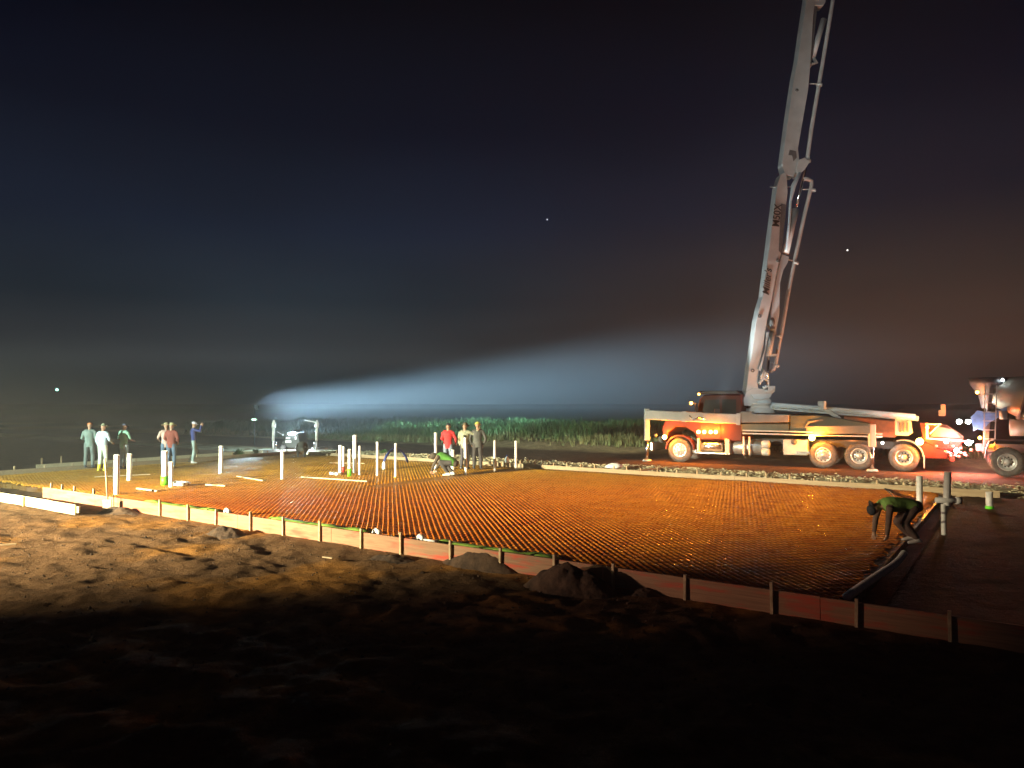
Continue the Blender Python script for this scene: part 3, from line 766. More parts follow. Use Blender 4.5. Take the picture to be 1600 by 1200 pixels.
STAND = dict(pelvis=(0, 0, .95), waist=(0, .01, 1.10), chest=(0, 0, 1.32), neck=(0, -.01, 1.49), head=(0, .02, 1.63),
             sL=(-.185, 0, 1.42), sR=(.185, 0, 1.42), eL=(-.25, -.03, 1.14), eR=(.25, -.03, 1.14), wL=(-.22, .07, .90), wR=(.22, .07, .90),
             hL=(-.09, 0, .93), hR=(.09, 0, .93), kL=(-.12, .03, .50), kR=(.12, .03, .50), aL=(-.13, -.02, .09), aR=(.13, -.02, .09))
def person(loc, rz, label, shirt, trousers, shoes, hat=None, hatc=None, J=None, sc=1.0, sleeve='long', vest=None, group=None, boots=False, hold=None):
    j = dict(STAND); j.update(J or {}); j = {k: Vector(v) for k, v in j.items()}
    th_ = thing('person', loc, label, 'person', group, rz); th_.scale = (sc, sc, sc)
    X_ = Vector((1, 0, 0)); fw = Vector((0, 1, 0))
    tdir = (j['neck'] - j['pelvis']).normalized()
    def torso(mb, g, low=0):
        mb.tube([j['pelvis'] - tdir * .09 - tdir * low, j['pelvis'], j['waist'], j['chest'], j['chest'] + tdir * .10, j['neck'] - tdir * .02],
                [(.13 + g, .09 + g), (.165 + g, .115 + g), (.145 + g, .10 + g), (.175 + g, .12 + g), (.165 + g, .10 + g), (.07 + g, .06 + g)], 14, side=X_)
        mb.tube([j['sL'] + tdir * .0, j['chest'] + tdir * .08, j['sR']], [.062 + g, .085 + g, .062 + g], 10)
    def arm(mb, S, g, to=1.0):
        mb.tube([j['s' + S], j['s' + S].lerp(j['e' + S], .5), j['e' + S]], [.055 + g, .047 + g, .040 + g], 10)
        if to > 1: mb.tube([j['e' + S], j['e' + S].lerp(j['w' + S], .4), j['w' + S]], [.042 + g, .037 + g, .027 + g], 10); mb.sphere(j['e' + S], .042 + g)
    def leg(mb, S, g, end=1.0):
        mb.tube([j['h' + S] + Vector((0, 0, .03)), j['h' + S].lerp(j['k' + S], .45), j['k' + S]], [.088 + g, .075 + g, .055 + g], 12); mb.sphere(j['k' + S], .057 + g)
        e = j['k' + S].lerp(j['a' + S], end)
        mb.tube([j['k' + S], j['k' + S].lerp(e, .4), e], [.056 + g, .058 + g, .042 + g], 12)
    # body: one continuous mesh
    b_ = MB(); torso(b_, -.012)
    for S in 'LR': arm(b_, S, -.006, 2); leg(b_, S, -.012)
    for S in 'LR':
        f = (j['a' + S] - j['k' + S]); b_.tube([j['a' + S] + Vector((0, -.05, -.045)), j['a' + S] + Vector((0, .06, -.05)), j['a' + S] + Vector((0, .16, -.065))], [.035, .038, .022], 8)
    b_.tube([j['neck'] - tdir * .06, j['neck'].lerp(j['head'], .55)], [.058, .052], 10)
    hd = (j['head'] - j['neck']).normalized(); hf = (fw - hd * fw.dot(hd)).normalized() if abs(hd.y) < .95 else Vector((0, 0, -1)); hs = hd.cross(hf) * -1
    hM = Matrix((hs, hf, hd)).transposed()
    b_.sphere(j['head'] + hd * .015, (.078, .095, .108), 14, 10, hM)
    b_.sphere(j['head'] + hf * .035 - hd * .06, (.055, .06, .055), 10, 8, hM)          # jaw
    b_.tube([j['head'] + hf * .085 + hd * .02, j['head'] + hf * .115 - hd * .018], [.010, .018], 6)   # nose
    for q in (-1, 1): b_.sphere(j['head'] + hs * .08 * q - hd * .005, (.014, .02, .032), 8, 6, hM)   # ears
    bme = remesh(b_, .0155, 1)
    hm = MB()
    for S, q in (('L', -1), ('R', 1)):
        hm_d = (j['w' + S] - j['e' + S]); hand(hm, j['w' + S] - hm_d.normalized() * .01, hm_d, fw * 1.0 + X_ * q * .2)
    bm = bmesh.new(); bm.from_mesh(bme); t_ = bpy.data.meshes.new('t'); t_.from_pydata([tuple(v) for v in hm.v], [], hm.f); bm.from_mesh(t_); bm.to_mesh(bme); bm.free()
    put(bme, 'body', M_skin, th_)
    for q in (-1, 1):
        build(MB().sphere(j['head'] + hs * .032 * q + hf * .088 + hd * .015, .012, 6, 5), 'eye', M_black, th_, local=True)
    m_ = MB(); torso(m_, .012, .06)
    for S in 'LR': arm(m_, S, .012, 2 if sleeve == 'long' else 1)
    put(remesh(m_, .021, 2), 'jacket' if sleeve == 'long' else 'shirt', shirt, th_)
    m_ = MB(); m_.tube([j['pelvis'] - tdir * .10, j['pelvis'] + tdir * .03], [(.14, .105), (.16, .115)], 14, side=X_)
    for S in 'LR': leg(m_, S, .014, .70 if boots else .97)
    put(remesh(m_, .021, 2), 'trousers', trousers, th_)
    for S in 'LR':
        f0 = j['a' + S]; top_ = f0.lerp(j['k' + S], .42 if boots else .12)
        m_ = MB(); m_.tube([top_, f0 + Vector((0, -.01, -.02))], [.068 if boots else .05, .05], 10)
        m_.tube([f0 + Vector((0, -.07, -.04)), f0 + Vector((0, .05, -.04)), f0 + Vector((0, .15, -.055)), f0 + Vector((0, .19, -.06))], [(.036, .045), (.04, .05), (.028, .048), (.016, .03)], 10, side=(0, 0, 1))
        put(remesh(m_, .018, 1), 'boot' if boots else 'shoe', shoes, th_)
    if vest:
        m_ = MB(); torso(m_, .026, -.02); v0 = remesh(m_, .024, 2); put(v0, 'vest', vest, th_)
    H = j['head'] + hd * .03
    if hat == 'none' or hat is None:
        m_ = MB(); m_.sphere(H - hf * .012 + hd * .012, (.086, .096, .092), 14, 9, hM); build(m_, 'hair', mat('hair', (.03, .02, .012), .8), th_, local=True)
    elif hat == 'cap':
        m_ = MB(); m_.lathe(H - hf * .005, hd, [(.0, .095), (.02, .098), (.06, .088), (.085, .06), (.096, .002)], 16)
        m_.tube([H + hf * .07 + hd * .01, H + hf * .13, H + hf * .17 - hd * .008], [(.008, .075), (.006, .07), (.004, .045)], 10, side=hd)
        build(m_, 'cap', hatc, th_, local=True)
    elif hat == 'brim':
        m_ = MB(); m_.lathe(H, hd, [(-.004, .175), (.004, .178), (.012, .14), (.014, .095), (.08, .085), (.115, .06), (.10, .002)], 20)
        m_.v = [v + hd * (.03 * abs((v - H).dot(hs)) / .17 if (v - H).length > .12 and abs((v - H).dot(hd)) < .05 else 0) for v in m_.v]
        build(m_, 'hat', hatc, th_, local=True)
    elif hat == 'hard':
        m_ = MB(); m_.lathe(H, hd, [(-.002, .125), (.006, .126), (.010, .105), (.05, .10), (.09, .075), (.11, .002)], 18)
        m_.tube([H - hf * .09 + hd * .045, H + hd * .115, H + hf * .09 + hd * .045], [.012, .014, .012], 6); build(m_, 'hard_hat', hatc, th_, local=True)
    elif hat == 'hood':
        m_ = MB(); m_.sphere(H - hf * .02 - hd * .01, (.105, .115, .125), 14, 9, hM); build(m_, 'hood', hatc, th_, local=True)
    return th_

C = {}
def cl(n, c):
    if n not in C: C[n] = cloth(n, c)
    return C[n]
jeans = cl('denim', (.10, .15, .23)); pale_jeans = cl('pale_denim', (.34, .42, .48))
slab_z = -.13
def at_feet(px, py, z=slab_z): return G(px, py, z)
person(at_feet(139, 731, -.1), R(15), 'leftmost man in a faded orange cap and grey green jacket, beyond the boots man', cl('grey_green', (.16, .22, .21)), cl('grey_trousers', (.12, .15, .15)), M_dark, 'cap', cl('orange_cloth', (.50, .16, .06)), J=dict(wL=(-.12, .25, 1.05), wR=(.1, .27, 1.08), eL=(-.27, .02, 1.14)))
person(at_feet(160, 736), R(-12), 'man in pale blue shirt, white trousers and tall yellow rubber boots', cl('pale_blue_shirt', (.48, .58, .68)), cl('white_trousers', (.62, .68, .60)), mat('yellow_rubber', (.72, .60, .03), .4), 'brim', cl('olive_hat', (.20, .22, .15)), J=dict(eR=(.30, -.02, 1.16), wR=(.22, .24, 1.05)), boots=True, sc=1.0)
person(at_feet(193, 733), R(-25), 'man in a pale green shirt, light jeans and dark cap looking right', cl('mint_shirt', (.25, .48, .36)), pale_jeans, M_dark, 'cap', cl('dark_cap', (.05, .06, .10)), J=dict(eR=(.29, .05, 1.14), wR=(.14, .30, 1.08), eL=(-.28, .0, 1.16), wL=(-.12, .26, 1.08)), sleeve='short')
person(at_feet(259, 731), R(40), 'man in a pale pink shirt and tan hat half hidden by the man in maroon', cl('pink_shirt', (.62, .42, .36)), jeans, M_dark, 'brim', cl('tan_hat', (.50, .42, .26)), J=dict(eL=(-.29, .06, 1.16), wL=(-.16, .30, 1.05)), sleeve='short')
person(at_feet(267, 732), R(-5), 'man in a maroon shirt, straw hat and jeans with his back turned', cl('maroon_shirt', (.24, .055, .04)), jeans, cl('tan_boot', (.35, .27, .16)), 'brim', cl('straw_hat', (.46, .45, .24)), J=dict(wL=(-.15, .2, 1.0), wR=(.16, .2, 1.0), eL=(-.27, .0, 1.15), eR=(.27, .0, 1.15)))
person(at_feet(302, 724), R(-70), 'man in a navy jacket and white cap holding his hand up to his face', cl('navy_jacket', (.035, .05, .20)), cl('pale_grey_trousers', (.33, .42, .42)), cl('white_shoe', (.6, .6, .58)), 'cap', cl('white_cap', (.66, .66, .78)), J=dict(eR=(.24, .26, 1.36), wR=(.12, .30, 1.60), eL=(-.22, .22, 1.34), wL=(-.08, .32, 1.56), kL=(-.1, .12, .5), aL=(-.12, -.14, .12)))
person(at_feet(700, 733), R(-8), 'man in a bright red shirt, jeans and black cap with his back turned', cl('red_shirt', (.62, .03, .035)), cl('blue_jeans', (.16, .20, .27)), M_dark, 'cap', cl('black_cap', (.03, .03, .035)), J=dict(eR=(.30, .02, 1.15), wR=(.26, .2, .98), eL=(-.26, .06, 1.16), wL=(-.12, .27, 1.02)), sleeve='long')
person(at_feet(726, 733), R(-20), 'man in an olive shirt reaching his arm to the neighbour in the dark jacket', cl('olive_shirt', (.34, .34, .23)), cl('dark_trousers', (.05, .045, .055)), M_dark, 'brim', cl('brown_hat', (.17, .14, .09)), J=dict(eR=(.34, .08, 1.34), wR=(.52, .10, 1.50)))
person(at_feet(746, 733), R(5), 'stocky man in a dark grey jacket and yellow hard hat', cl('charcoal_jacket', (.085, .085, .08)), cl('black_trousers', (.04, .035, .035)), M_dark, 'hard', mat('yellow_plastic', (.62, .58, .14), .4), J=dict(eR=(.31, -.02, 1.14), eL=(-.29, -.02, 1.14)), sc=1.03)
CR = dict(pelvis=(0, -.22, .42), waist=(0, -.08, .52), chest=(0, .12, .60), neck=(0, .30, .62), head=(0, .43, .60), sL=(-.18, .22, .62), sR=(.18, .22, .62),
          eL=(-.27, .34, .36), eR=(.27, .30, .36), wL=(-.12, .46, .14), wR=(.14, .44, .14), hL=(-.1, -.2, .40), hR=(.1, -.2, .40), kL=(-.2, .16, .44), kR=(.2, .16, .40), aL=(-.16, -.10, .09), aR=(.16, -.16, .09))
person(at_feet(698, 743), R(78), 'crouching worker in a dark brown jacket and lime vest tying bars', cl('brown_jacket', (.055, .04, .028)), cl('black_trousers', (.03, .03, .03)), cl('white_shoe', (.5, .48, .45)), 'hood', cl('brown_jacket', (.055, .04, .028)), J=CR, vest=cl('lime_vest', (.05, .17, .02)), sc=1.1)
CR2 = dict(pelvis=(0, -.30, .66), waist=(0, -.14, .70), chest=(0, .08, .70), neck=(0, .28, .66), head=(0, .40, .62), sL=(-.18, .2, .68), sR=(.18, .2, .68),
           eL=(-.22, .26, .40), eR=(.22, .26, .40), wL=(-.1, .22, .16), wR=(.12, .34, .17), hL=(-.1, -.30, .64), hR=(.1, -.30, .64), kL=(-.14, -.08, .38), kR=(.14, -.10, .36), aL=(-.15, -.32, .09), aR=(.15, -.38, .09))
person(at_feet(1400, 848), R(92), 'worker bent double in dark clothes and green vest at the right end of the mat', cl('dark_brown_shirt', (.12, .07, .05)), cl('brown_work_trousers', (.09, .05, .04)), cl('pale_shoe', (.45, .38, .36)), 'cap', cl('black_cap', (.03, .03, .035)), J=CR2, vest=cl('dull_green_vest', (.22, .36, .08)))
crp = at_feet(471, 714, -.1)
person(crp, R(10), 'distant small figure crouching in front of the screed machine', cl('charcoal_jacket', (.085, .085, .08)), cl('black_trousers', (.03, .03, .03)), M_dark, 'cap', cl('black_cap', (.03, .03, .035)), J=CR, sc=.95)

# ------------------------------------------------------------------ laser screed machine
o0 = G(458, 708, -.2); Ys = o0.y
def S_(px, py, dy=0): return P(px, py, Ys + dy)
th = thing('laser_screed', o0, 'laser screed machine with two white masts and a dark engine body, lit from behind', 'screed machine')
gk = Ys / F
build(MB().box(S_(466, 707, .2), (132 * gk, .45, 9 * gk)).box(S_(420, 711, -.1), (50 * gk, .3, 6 * gk)), 'screed_head', M_steel, th, bevel=.02)
build(MB().cyl(S_(487, 702, .25), S_(513, 701, .25), 3 * gk, n=14), 'auger', M_alu, th)
for px, yt in ((427, 656), (494.5, 658)):
    build(MB().cyl(S_(px, 703), S_(px, 688), 1.4 * gk, n=12).cyl(S_(px, 689), S_(px + .8, 664), 2.1 * gk, n=14), 'mast', M_pvc, th)
    build(MB().lathe(S_(px + .8, 669), (0, 0, 1), [(0, 1.5 * gk), (.02, 3.1 * gk), (7 * gk, 3.3 * gk), (9 * gk, 2.2 * gk), (13 * gk, 1.2 * gk), (13 * gk, .001)], 16), 'laser_receiver', M_pvc, th)
build(MB().beam(S_(494, 660), S_(476, 656.5, .1), .04, .05), 'mast_arm', M_pvc, th)
for px in (431, 491): build(MB().cyl(S_(px, 702), S_(px, 690), 1.3 * gk, n=10), 'hydraulic_ram', M_chrome, th)
bd = MB(); bd.prism([S_(441, 700, .6), S_(441, 690, .6), S_(445, 688, .6), S_(446, 678, .6), S_(466, 677, .6), S_(468, 690, .6), S_(468, 700, .6)], (0, 1.5, 0))
build(bd, 'engine_body', M_dark, th, bevel=.03)
build(MB().box(S_(450, 684.5, .58), (6 * gk, .04, 2.6 * gk)), 'white_panel', M_pvc, th)
build(MB().box(S_(450.5, 690, .58), (9 * gk, .04, 3.6 * gk)), 'white_panel', M_pvc, th)
build(MB().box(S_(462, 684.5, .58), (2 * gk, .04, 4.4 * gk)), 'white_panel', M_pvc, th)
build(MB().sphere(S_(442, 679.5, .5), 1.6 * gk).cyl(S_(441, 679, .5), S_(433, 674.5, .5), .018, n=8), 'side_lamp', M_pvc, th)
for px, dy in ((442, .5), (466, .5), (442, 2.0), (466, 2.0)):
    w = MB(); c_ = S_(px, 704, dy); w.lathe(c_ + Vector((-.12, 0, 0)), (1, 0, 0), [(0, .12), (0, .26), (.03, .30), (.2, .30), (.24, .26), (.24, .12)], 18); build(w, 'wheel', M_tyre, th)
# its worklight stands on the back of the body and shines over the field
wl = S_(456, 678, 2.2)
build(MB().box(wl, (.5, .12, .18)).cyl(wl, wl - Vector((0, 0, .4)), .03, n=8), 'worklight', M_dark, th)
build(MB().box(wl + Vector((0, .075, 0)), (.44, .02, .13)), 'lens', E_blue, th)
bl = lamp('screed_worklight_glow', 'SPOT', wl + Vector((.2, .15, .05)), 40000, (.50, .80, 1.0), target=wl + Vector((22, 27, 2.6)), size=.1, cone=17, blend=1)
bl.scale = (3.6, 1, 1)
lamp('screed_worklight_glow', 'POINT', wl + Vector((0, .3, .25)), 2200, (.55, .85, 1.0), size=.12)
lamp('screed_ground_light', 'SPOT', S_(470, 672, -.6), 600, (.80, .95, 1.0), target=S_(464, 712, -.4), size=.15, cone=118, blend=.8)
build(MB().box(S_(456, 677.6, .5), (.34, .10, .10)), 'lens', E_blue, th)

# work lamp on a pole far behind the slab: an added head on top throws the mist beams
wp = P(398, 690, 46); wp.z = gz(wp.x, wp.y)
th = thing('work_lamp', wp, 'small greenish work lamp on a thin pole beyond the slab, left of the screed machine', 'lamp')
wt = P(398, 657, 46)
build(MB().cyl(wp - Vector((0, 0, .1)), wt, .03, n=8), 'pole', M_dark, th)
build(MB().box(wt + Vector((0, 0, .06)), (.36, .14, .16)), 'lamp_housing', M_dark, th)
build(MB().box(wt + Vector((-.02, -.08, .06)), (.26, .01, .08)), 'lens', emi('green_lens', (.5, 1, .6), 6), th)
bl = lamp('mist_beam', 'SPOT', wt + Vector((.25, 0, .75)), 1250000, (.46, .74, 1.0), target=wt + Vector((11.5, 26, .75 + 1.5)), size=1.1, cone=11, blend=1)
bl.scale = (3.6, 1, 1)
bl = lamp('mist_beam', 'SPOT', wt + Vector((.25, 0, .75)), 420000, (.50, .86, .92), target=wt + Vector((13, 25, 1.9)), size=1.1, cone=14, blend=1)
bl.scale = (2.8, 1, 1)
build(MB().cyl(wt, wt + Vector((0, 0, .8)), .03, n=8).box(wt + Vector((.1, 0, .8)), (.22, .3, .2)), 'added_beam_head', M_dark, th)  # added head above the greenish lamp, for the mist beams

# added lamp stands, unseen off to the left; hoods keep light off the mist
def lamp_head(loc, target, hood, cut, label):
    loc = Vector(loc); d = Vector(target) - loc; d.z = 0; d.normalize(); sd = Vector((d.y, -d.x, 0))
    t_ = thing('added_floodlight_stand', (loc.x - d.x * .3, loc.y - d.y * .3, gz(loc.x, loc.y)), label, 'floodlight')
    build(MB().beam(loc + Vector((0, 0, .075)) - d * .06, loc + Vector((0, 0, math.tan(R(cut)) * hood + .015)) + d * hood, 1.5, .03), 'hood', M_dark, t_)
    build(MB().beam(loc - d * .14 - sd * .3, loc - d * .14 + sd * .3, .06, .13), 'lamp_housing', M_dark, t_)
    q = loc - d * .3; build(MB().cyl((q.x, q.y, gz(loc.x, loc.y)), (q.x, q.y, loc.z + .07), .04, n=10), 'pole', M_dark, t_)
    for i in range(3):
        a_ = i * 2.094; build(MB().cyl((q.x, q.y, gz(loc.x, loc.y) + .8), (q.x + math.cos(a_) * .7, q.y + math.sin(a_) * .7, gz(loc.x, loc.y)), .02, n=6), 'leg', M_dark, t_)
lamp_head((-25.0, 5.0, 4.60), (.9, 25.2, 0), .85, -5.6, 'added hooded floodlight stand facing the slab, outside the left edge')
lamp_head((-25.6, 5.5, 4.60), (-9, 32, 0), .85, -1.5, 'second added hooded floodlight stand facing the group of men')
lamp_head((-21.0, 8.5, 1.60), (-9.8, 18.8, 0), .6, 4, 'low added hooded lamp stand near the first boards')
lamp_head((-24.2, 4.5, 4.60), (11, 30, 0), .85, -.5, 'third added hooded floodlight stand facing the pump truck')

# green shrub tuft near the hose
def tuft(px, py, r, n_, label):
    c_ = G(px, py, -.15); m = MB(); rn = random.Random(int(px))
    for i in range(n_):
        a = rn.uniform(0, 6.28); q = Vector((math.cos(a), math.sin(a), rn.uniform(.2, 1.6))).normalized() * r * rn.uniform(.4, 1)
        w = Vector((-math.sin(a), math.cos(a), 0)) * r * .12
        b_ = q * .25
        m.add([b_ - w, b_ + w, q + w * .3 + Vector((0, 0, .02)), q - w * .3], [(0, 1, 2, 3)])
    o_ = build(m, 'weed_tuft', M_bush, local=True); o_.location = c_; tag(o_, label, 'weed')
tuft(599, 711, .34, 160, 'small green weed tuft behind the slab by the blue hose')
tuft(372, 712, .4, 130, 'faint green weed tuft behind the slab left of the screed machine')
tuft(400, 709, .3, 110, 'small green weed tuft right beside the left screed mast')

# ------------------------------------------------------------------ crop field
rn = np.random.default_rng(3)
def blades(n_, s0, s1, t0, t1, hmin, hmax, name, matl, label, power=1.6):
    s = rn.uniform(s0, s1, n_); t = t0 + (t1 - t0) * rn.random(n_) ** power
    clump = fbm(s * .35, t * .35, 3, 60)
    keep = rn.random(n_) < np.clip(.75 + clump * 2.2, .1, 1)
    s, t, clump = s[keep], t[keep], clump[keep]; k = len(s)
    x = s * ES.x + t * ET.x; y = s * ES.y + t * ET.y
    z = ground_h(x[None], y[None])[0]
    h = rn.uniform(hmin, hmax, k) * (1 + clump * 1.6); a = rn.uniform(0, 6.283, k); lean = rn.uniform(.05, .55, k) * h; w = rn.uniform(.012, .035, k)
    dx, dy = np.cos(a), np.sin(a); wx, wy = -dy * w, dx * w
    V = np.zeros((k, 6, 3))
    for i, (hh, ll, ww) in enumerate(((0, 0, 1), (.6, .25, .9), (1, 1, .1))):
        V[:, i * 2] = np.stack([x + dx * lean * ll - wx * ww, y + dy * lean * ll - wy * ww, z + h * (hh - .12 * ll * (hh == 1))], -1)
        V[:, i * 2 + 1] = np.stack([x + dx * lean * ll + wx * ww, y + dy * lean * ll + wy * ww, z + h * (hh - .12 * ll * (hh == 1))], -1)
    base = np.arange(k)[:, None] * 6
    Q = np.concatenate([base + np.array([0, 1, 3, 2]), base + np.array([2, 3, 5, 4])], 0).astype(np.int32)
    me_ = bpy.data.meshes.new(name); me_.vertices.add(k * 6); me_.vertices.foreach_set('co', V.ravel().astype(np.float32))
    me_.loops.add(Q.size); me_.loops.foreach_set('vertex_index', Q.ravel()); me_.polygons.add(len(Q)); me_.polygons.foreach_set('loop_start', (np.arange(len(Q)) * 4).astype(np.int32))
    me_.update(calc_edges=True); me_.materials.append(matl)
    o_ = bpy.data.objects.new(name, me_); COL.objects.link(o_); tag(o_, label, 'grass', kind='stuff')
M_crop = mat('crop_leaf', (.045, .10, .028), .7, col2=(.07, .14, .04), scale=.5)
M_weed = mat('dry_weed', (.20, .19, .08), .8, col2=(.12, .17, .06), scale=.8)
blades(60000, -66, -22, 40.5, 74, .35, 1.0, 'tall_grass', M_crop, 'tall green grass growing beyond the dirt bank', 1.9)
blades(16000, -60, 2, 36.5, 42, .15, .5, 'bank_weeds', M_weed, 'short dry weeds on the tan dirt bank', 1.0)

# ------------------------------------------------------------------ concrete pump truck
ZG = -.24
T0 = G(1062, 722, ZG); TA = R(30); ca_, sa_ = math.cos(TA), math.sin(TA)
UV = Vector((ca_, -sa_, 0)); VV = Vector((sa_, ca_, 0))
def T(u, v, z): return T0 + UV * u + VV * v + Vector((0, 0, z))       # z above the track
def U(px, v=0.0, z=1.0):
    k = (px - 800) / F; y0 = T0.y
    return (k * (y0 + v * ca_) - T0.x - v * sa_) / (ca_ + k * sa_)
def UZ(px, py, v=0.0):
    u = U(px, v); q = T(u, v, 0); y = q.y
    return u, P(px, py, y).z - ZG
def TP(px, py, v=0.0):
    u, z = UZ(px, py, v); return T(u, v, z)
pt = thing('concrete_pump_truck', T0, 'long concrete pump truck with raised white boom, outriggers down on the track behind the slab', 'pump truck', rz=-TA)
def tb(mb, u0, u1, v0, v1, z0, z1):
    return mb.prism([T(u0, v0, z0), T(u1, v0, z0), T(u1, v0, z1), T(u0, v0, z1)], VV * (v1 - v0))
def tpoly(mb, pts, v0, v1):
    """outline given in photo pixels on the plane v0, extruded to v1"""
    return mb.prism([TP(x, y, v0) for x, y in pts], VV * (v1 - v0))
def wheel(c_, th_, r=.53, w=.30, dish=False, out=-1):
    """c_: centre of outer face, axis along VV"""
    ax = VV * (-out)
    m = MB(); m.lathe(c_, ax, [(.03, r * .57), (0.0, r * .62), (-.0, r * .86), (.04, r * .97), (.09, r), (w - .09, r), (w - .04, r * .97), (w, r * .86), (w, r * .55)], 32)
    tread = MB()
    for i in range(36):
        a = i / 36 * 6.283; s = UV * math.cos(a) + Vector((0, 0, math.sin(a))); tv = UV * -math.sin(a) + Vector((0, 0, math.cos(a)))
        m.beam(c_ + ax * .03 + s * (r * .998), c_ + ax * (w - .03) + s * (r * .998) + tv * .03, .045, .02, up=s)
    t_ = build(m, 'tyre', M_tyre, th_)
    m = MB()
    if dish: m.lathe(c_, ax, [(.035, r * .575), (.0, r * .585), (.01, r * .52), (.15, r * .47), (.17, r * .40), (.17, r * .22), (.04, r * .20), (.02, r * .12), (.02, .001)], 32)
    else: m.lathe(c_, ax, [(.035, r * .575), (.0, r * .585), (.02, r * .50), (.06, r * .46), (-.01, r * .36), (-.03, r * .28), (-.05, r * .16), (-.07, r * .12), (-.07, .001)], 32)
    build(m, 'rim', M_rim, t_)
    m = MB()
    for i in range(10):
        a = i / 10 * 6.283; s = UV * math.cos(a) + Vector((0, 0, math.sin(a)))
        q = c_ + s * r * (.43 if not dish else .33) + ax * (.035 if not dish else .165)
        m.cyl(q - ax * .012, q + ax * .004, r * .055, n=10)
    build(m, 'hand_hole', M_black, t_)
    m = MB()
    for i in range(10):
        a = (i + .5) / 10 * 6.283; s = UV * math.cos(a) + Vector((0, 0, math.sin(a)))
        q = c_ + s * r * .25 + ax * (-.03 if not dish else .15); m.cyl(q, q - ax * .035, .015, n=6)
    build(m, 'wheel_nut', M_chrome, t_)
    return t_
uw = [0.0, U(1285), U(1341), U(1411)]
for i, u in enumerate(uw):
    wheel(T(u, 0, .53), pt, dish=(i >= 2)); wheel(T(u, 2.5, .53), pt, dish=(i >= 2), out=1)
m = MB(); u_e = U(1490)
for v in (.85, 1.55): tb(m, -1.25, u_e, v, v + .1, .80, 1.08)
for u in np.linspace(-1, u_e - .2, 9): tb(m, u, u + .1, .95, 1.55, .85, 1.0)
build(m, 'chassis_frame', M_dark, pt)
for u in uw: build(MB().cyl(T(u, .3, .53), T(u, 2.2, .53), .09, n=12).sphere(T(u, 1.25, .53), .2), 'axle', M_dark, pt)
# cab with hood
cab = MB()
prof = [(1036, 690), (1034, 668), (1040, 655), (1086, 648), (1094, 622), (1101, 617), (1158, 616), (1160, 690), (1136, 690), (1130, 688), (1090, 688), (1084, 676), (1072, 668), (1056, 667), (1044, 676), (1040, 690)]
tpoly(cab, prof, .12, 2.38)
cabo = build(cab, 'cab', M_redcab, pt, bevel=.05)
build(tpoly(MB(), [(1097, 645), (1102, 625), (1124, 624), (1124, 646)], .10, .125), 'side_window', M_glass, pt)
build(tpoly(MB(), [(1128, 646), (1128, 624), (1150, 624), (1150, 646)], .10, .125), 'side_window', M_glass, pt)
door = build(tpoly(MB(), [(1093, 686), (1093, 648), (1126, 648), (1126, 686)], .095, .125), 'door', M_redcab, pt, bevel=.02)
build(MB().box(TP(1120, 662, .08), (.16, .05, .04)), 'handle', M_chrome, door)
ws = MB(); a_, b_ = TP(1087, 647, .3), TP(1094, 623, .3); ws.prism([a_ - UV * .02, b_ - UV * .02, b_ + VV * 1.9 - UV * .02, a_ + VV * 1.9 - UV * .02], UV * .015); build(ws, 'windscreen', M_glass, pt)
build(tpoly(MB(), [(1095, 616), (1092, 611), (1150, 610), (1158, 616)], .2, 2.3), 'roof_cap', M_dark, pt, bevel=.03)
build(tb(MB(), -1.42, -1.25, .1, 2.4, .45, .85), 'bumper', M_chrome, pt, bevel=.04)
g_ = MB()
for i in range(9): g_.box(T(-1.0, .75 + i * .12, 1.35), (.05, .05, .6))
build(g_, 'grille', M_chrome, pt)
for v in (.35, 2.15): build(MB().sphere(T(-1.22, v, 1.15), (.10, .10, .10)), 'headlight', M_alu, pt)
build(MB().cyl(TP(1088, 648, -.1), TP(1088, 634, -.15), .015, n=6).box(TP(1088, 636, -.16), (.10, .22, .38)), 'mirror', M_dark, pt)
# fender over the front wheel
fe = MB()
for i in range(12):
    a0, a1 = math.pi * (i / 12), math.pi * ((i + 1) / 12); r0, r1 = .60, .66
    q = [(r0, a0), (r1, a0), (r1, a1), (r0, a1)]
    fe.prism([T(-r * math.cos(a), -.02, .56 + r * math.sin(a)) for r, a in q], VV * .45)
build(fe, 'front_fender', M_redcab, pt)
fe = MB(); uc = uw[3]
for i in range(9):
    a0, a1 = math.pi * (.02 + .6 * i / 9), math.pi * (.02 + .6 * (i + 1) / 9)
    fe.prism([T(uc + r * math.cos(a), .0, .55 + r * math.sin(a)) for r, a in ((.64, a0), (.68, a0), (.68, a1), (.64, a1))], VV * .6)
build(fe, 'rear_fender', M_alu, pt); build(tb(MB(), uc + .66, uc + .70, .02, .6, .15, .62), 'mudflap', M_alu, pt)
# tanks along the side
def htank(x0, x1, yc, r_px, v, name, matl, ribs=0):
    a_, b_ = TP(x0, yc, v), TP(x1, yc, v); r = r_px / 37
    m = MB(); L = (b_ - a_).length; ax = (b_ - a_).normalized(); r = r
    m.lathe(a_, UV, [(0, .001), (0, r * .9), (.03, r), (L - .03, r), (L, r * .9), (L, .001)], 28); o_ = build(m, name, matl, pt)
    for i in range(ribs):
        k = (i + 1) / (ribs + 1); q = a_.lerp(b_, k); build(MB().lathe(q - UV * .03, UV, [(0, r), (0, r + .014), (.06, r + .014), (.06, r)], 28), 'strap', M_chrome, o_)
    return o_
htank(1093, 1130, 697, 10, .42, 'fuel_tank', M_chrome, 3)
build(tb(MB(), U(1090), U(1139), .0, .5, .42, .47), 'step', M_alu, pt)
build(tb(MB(), U(1132), U(1139), .0, .6, .40, 1.08), 'tank_bracket', M_steel, pt, bevel=.02)
build(tb(MB(), U(1089), U(1091.5), .0, .6, .42, 1.08), 'tank_bracket', M_steel, pt)
htank(1141, 1195, 698, 12, .55, 'water_tank', M_alu, 0)
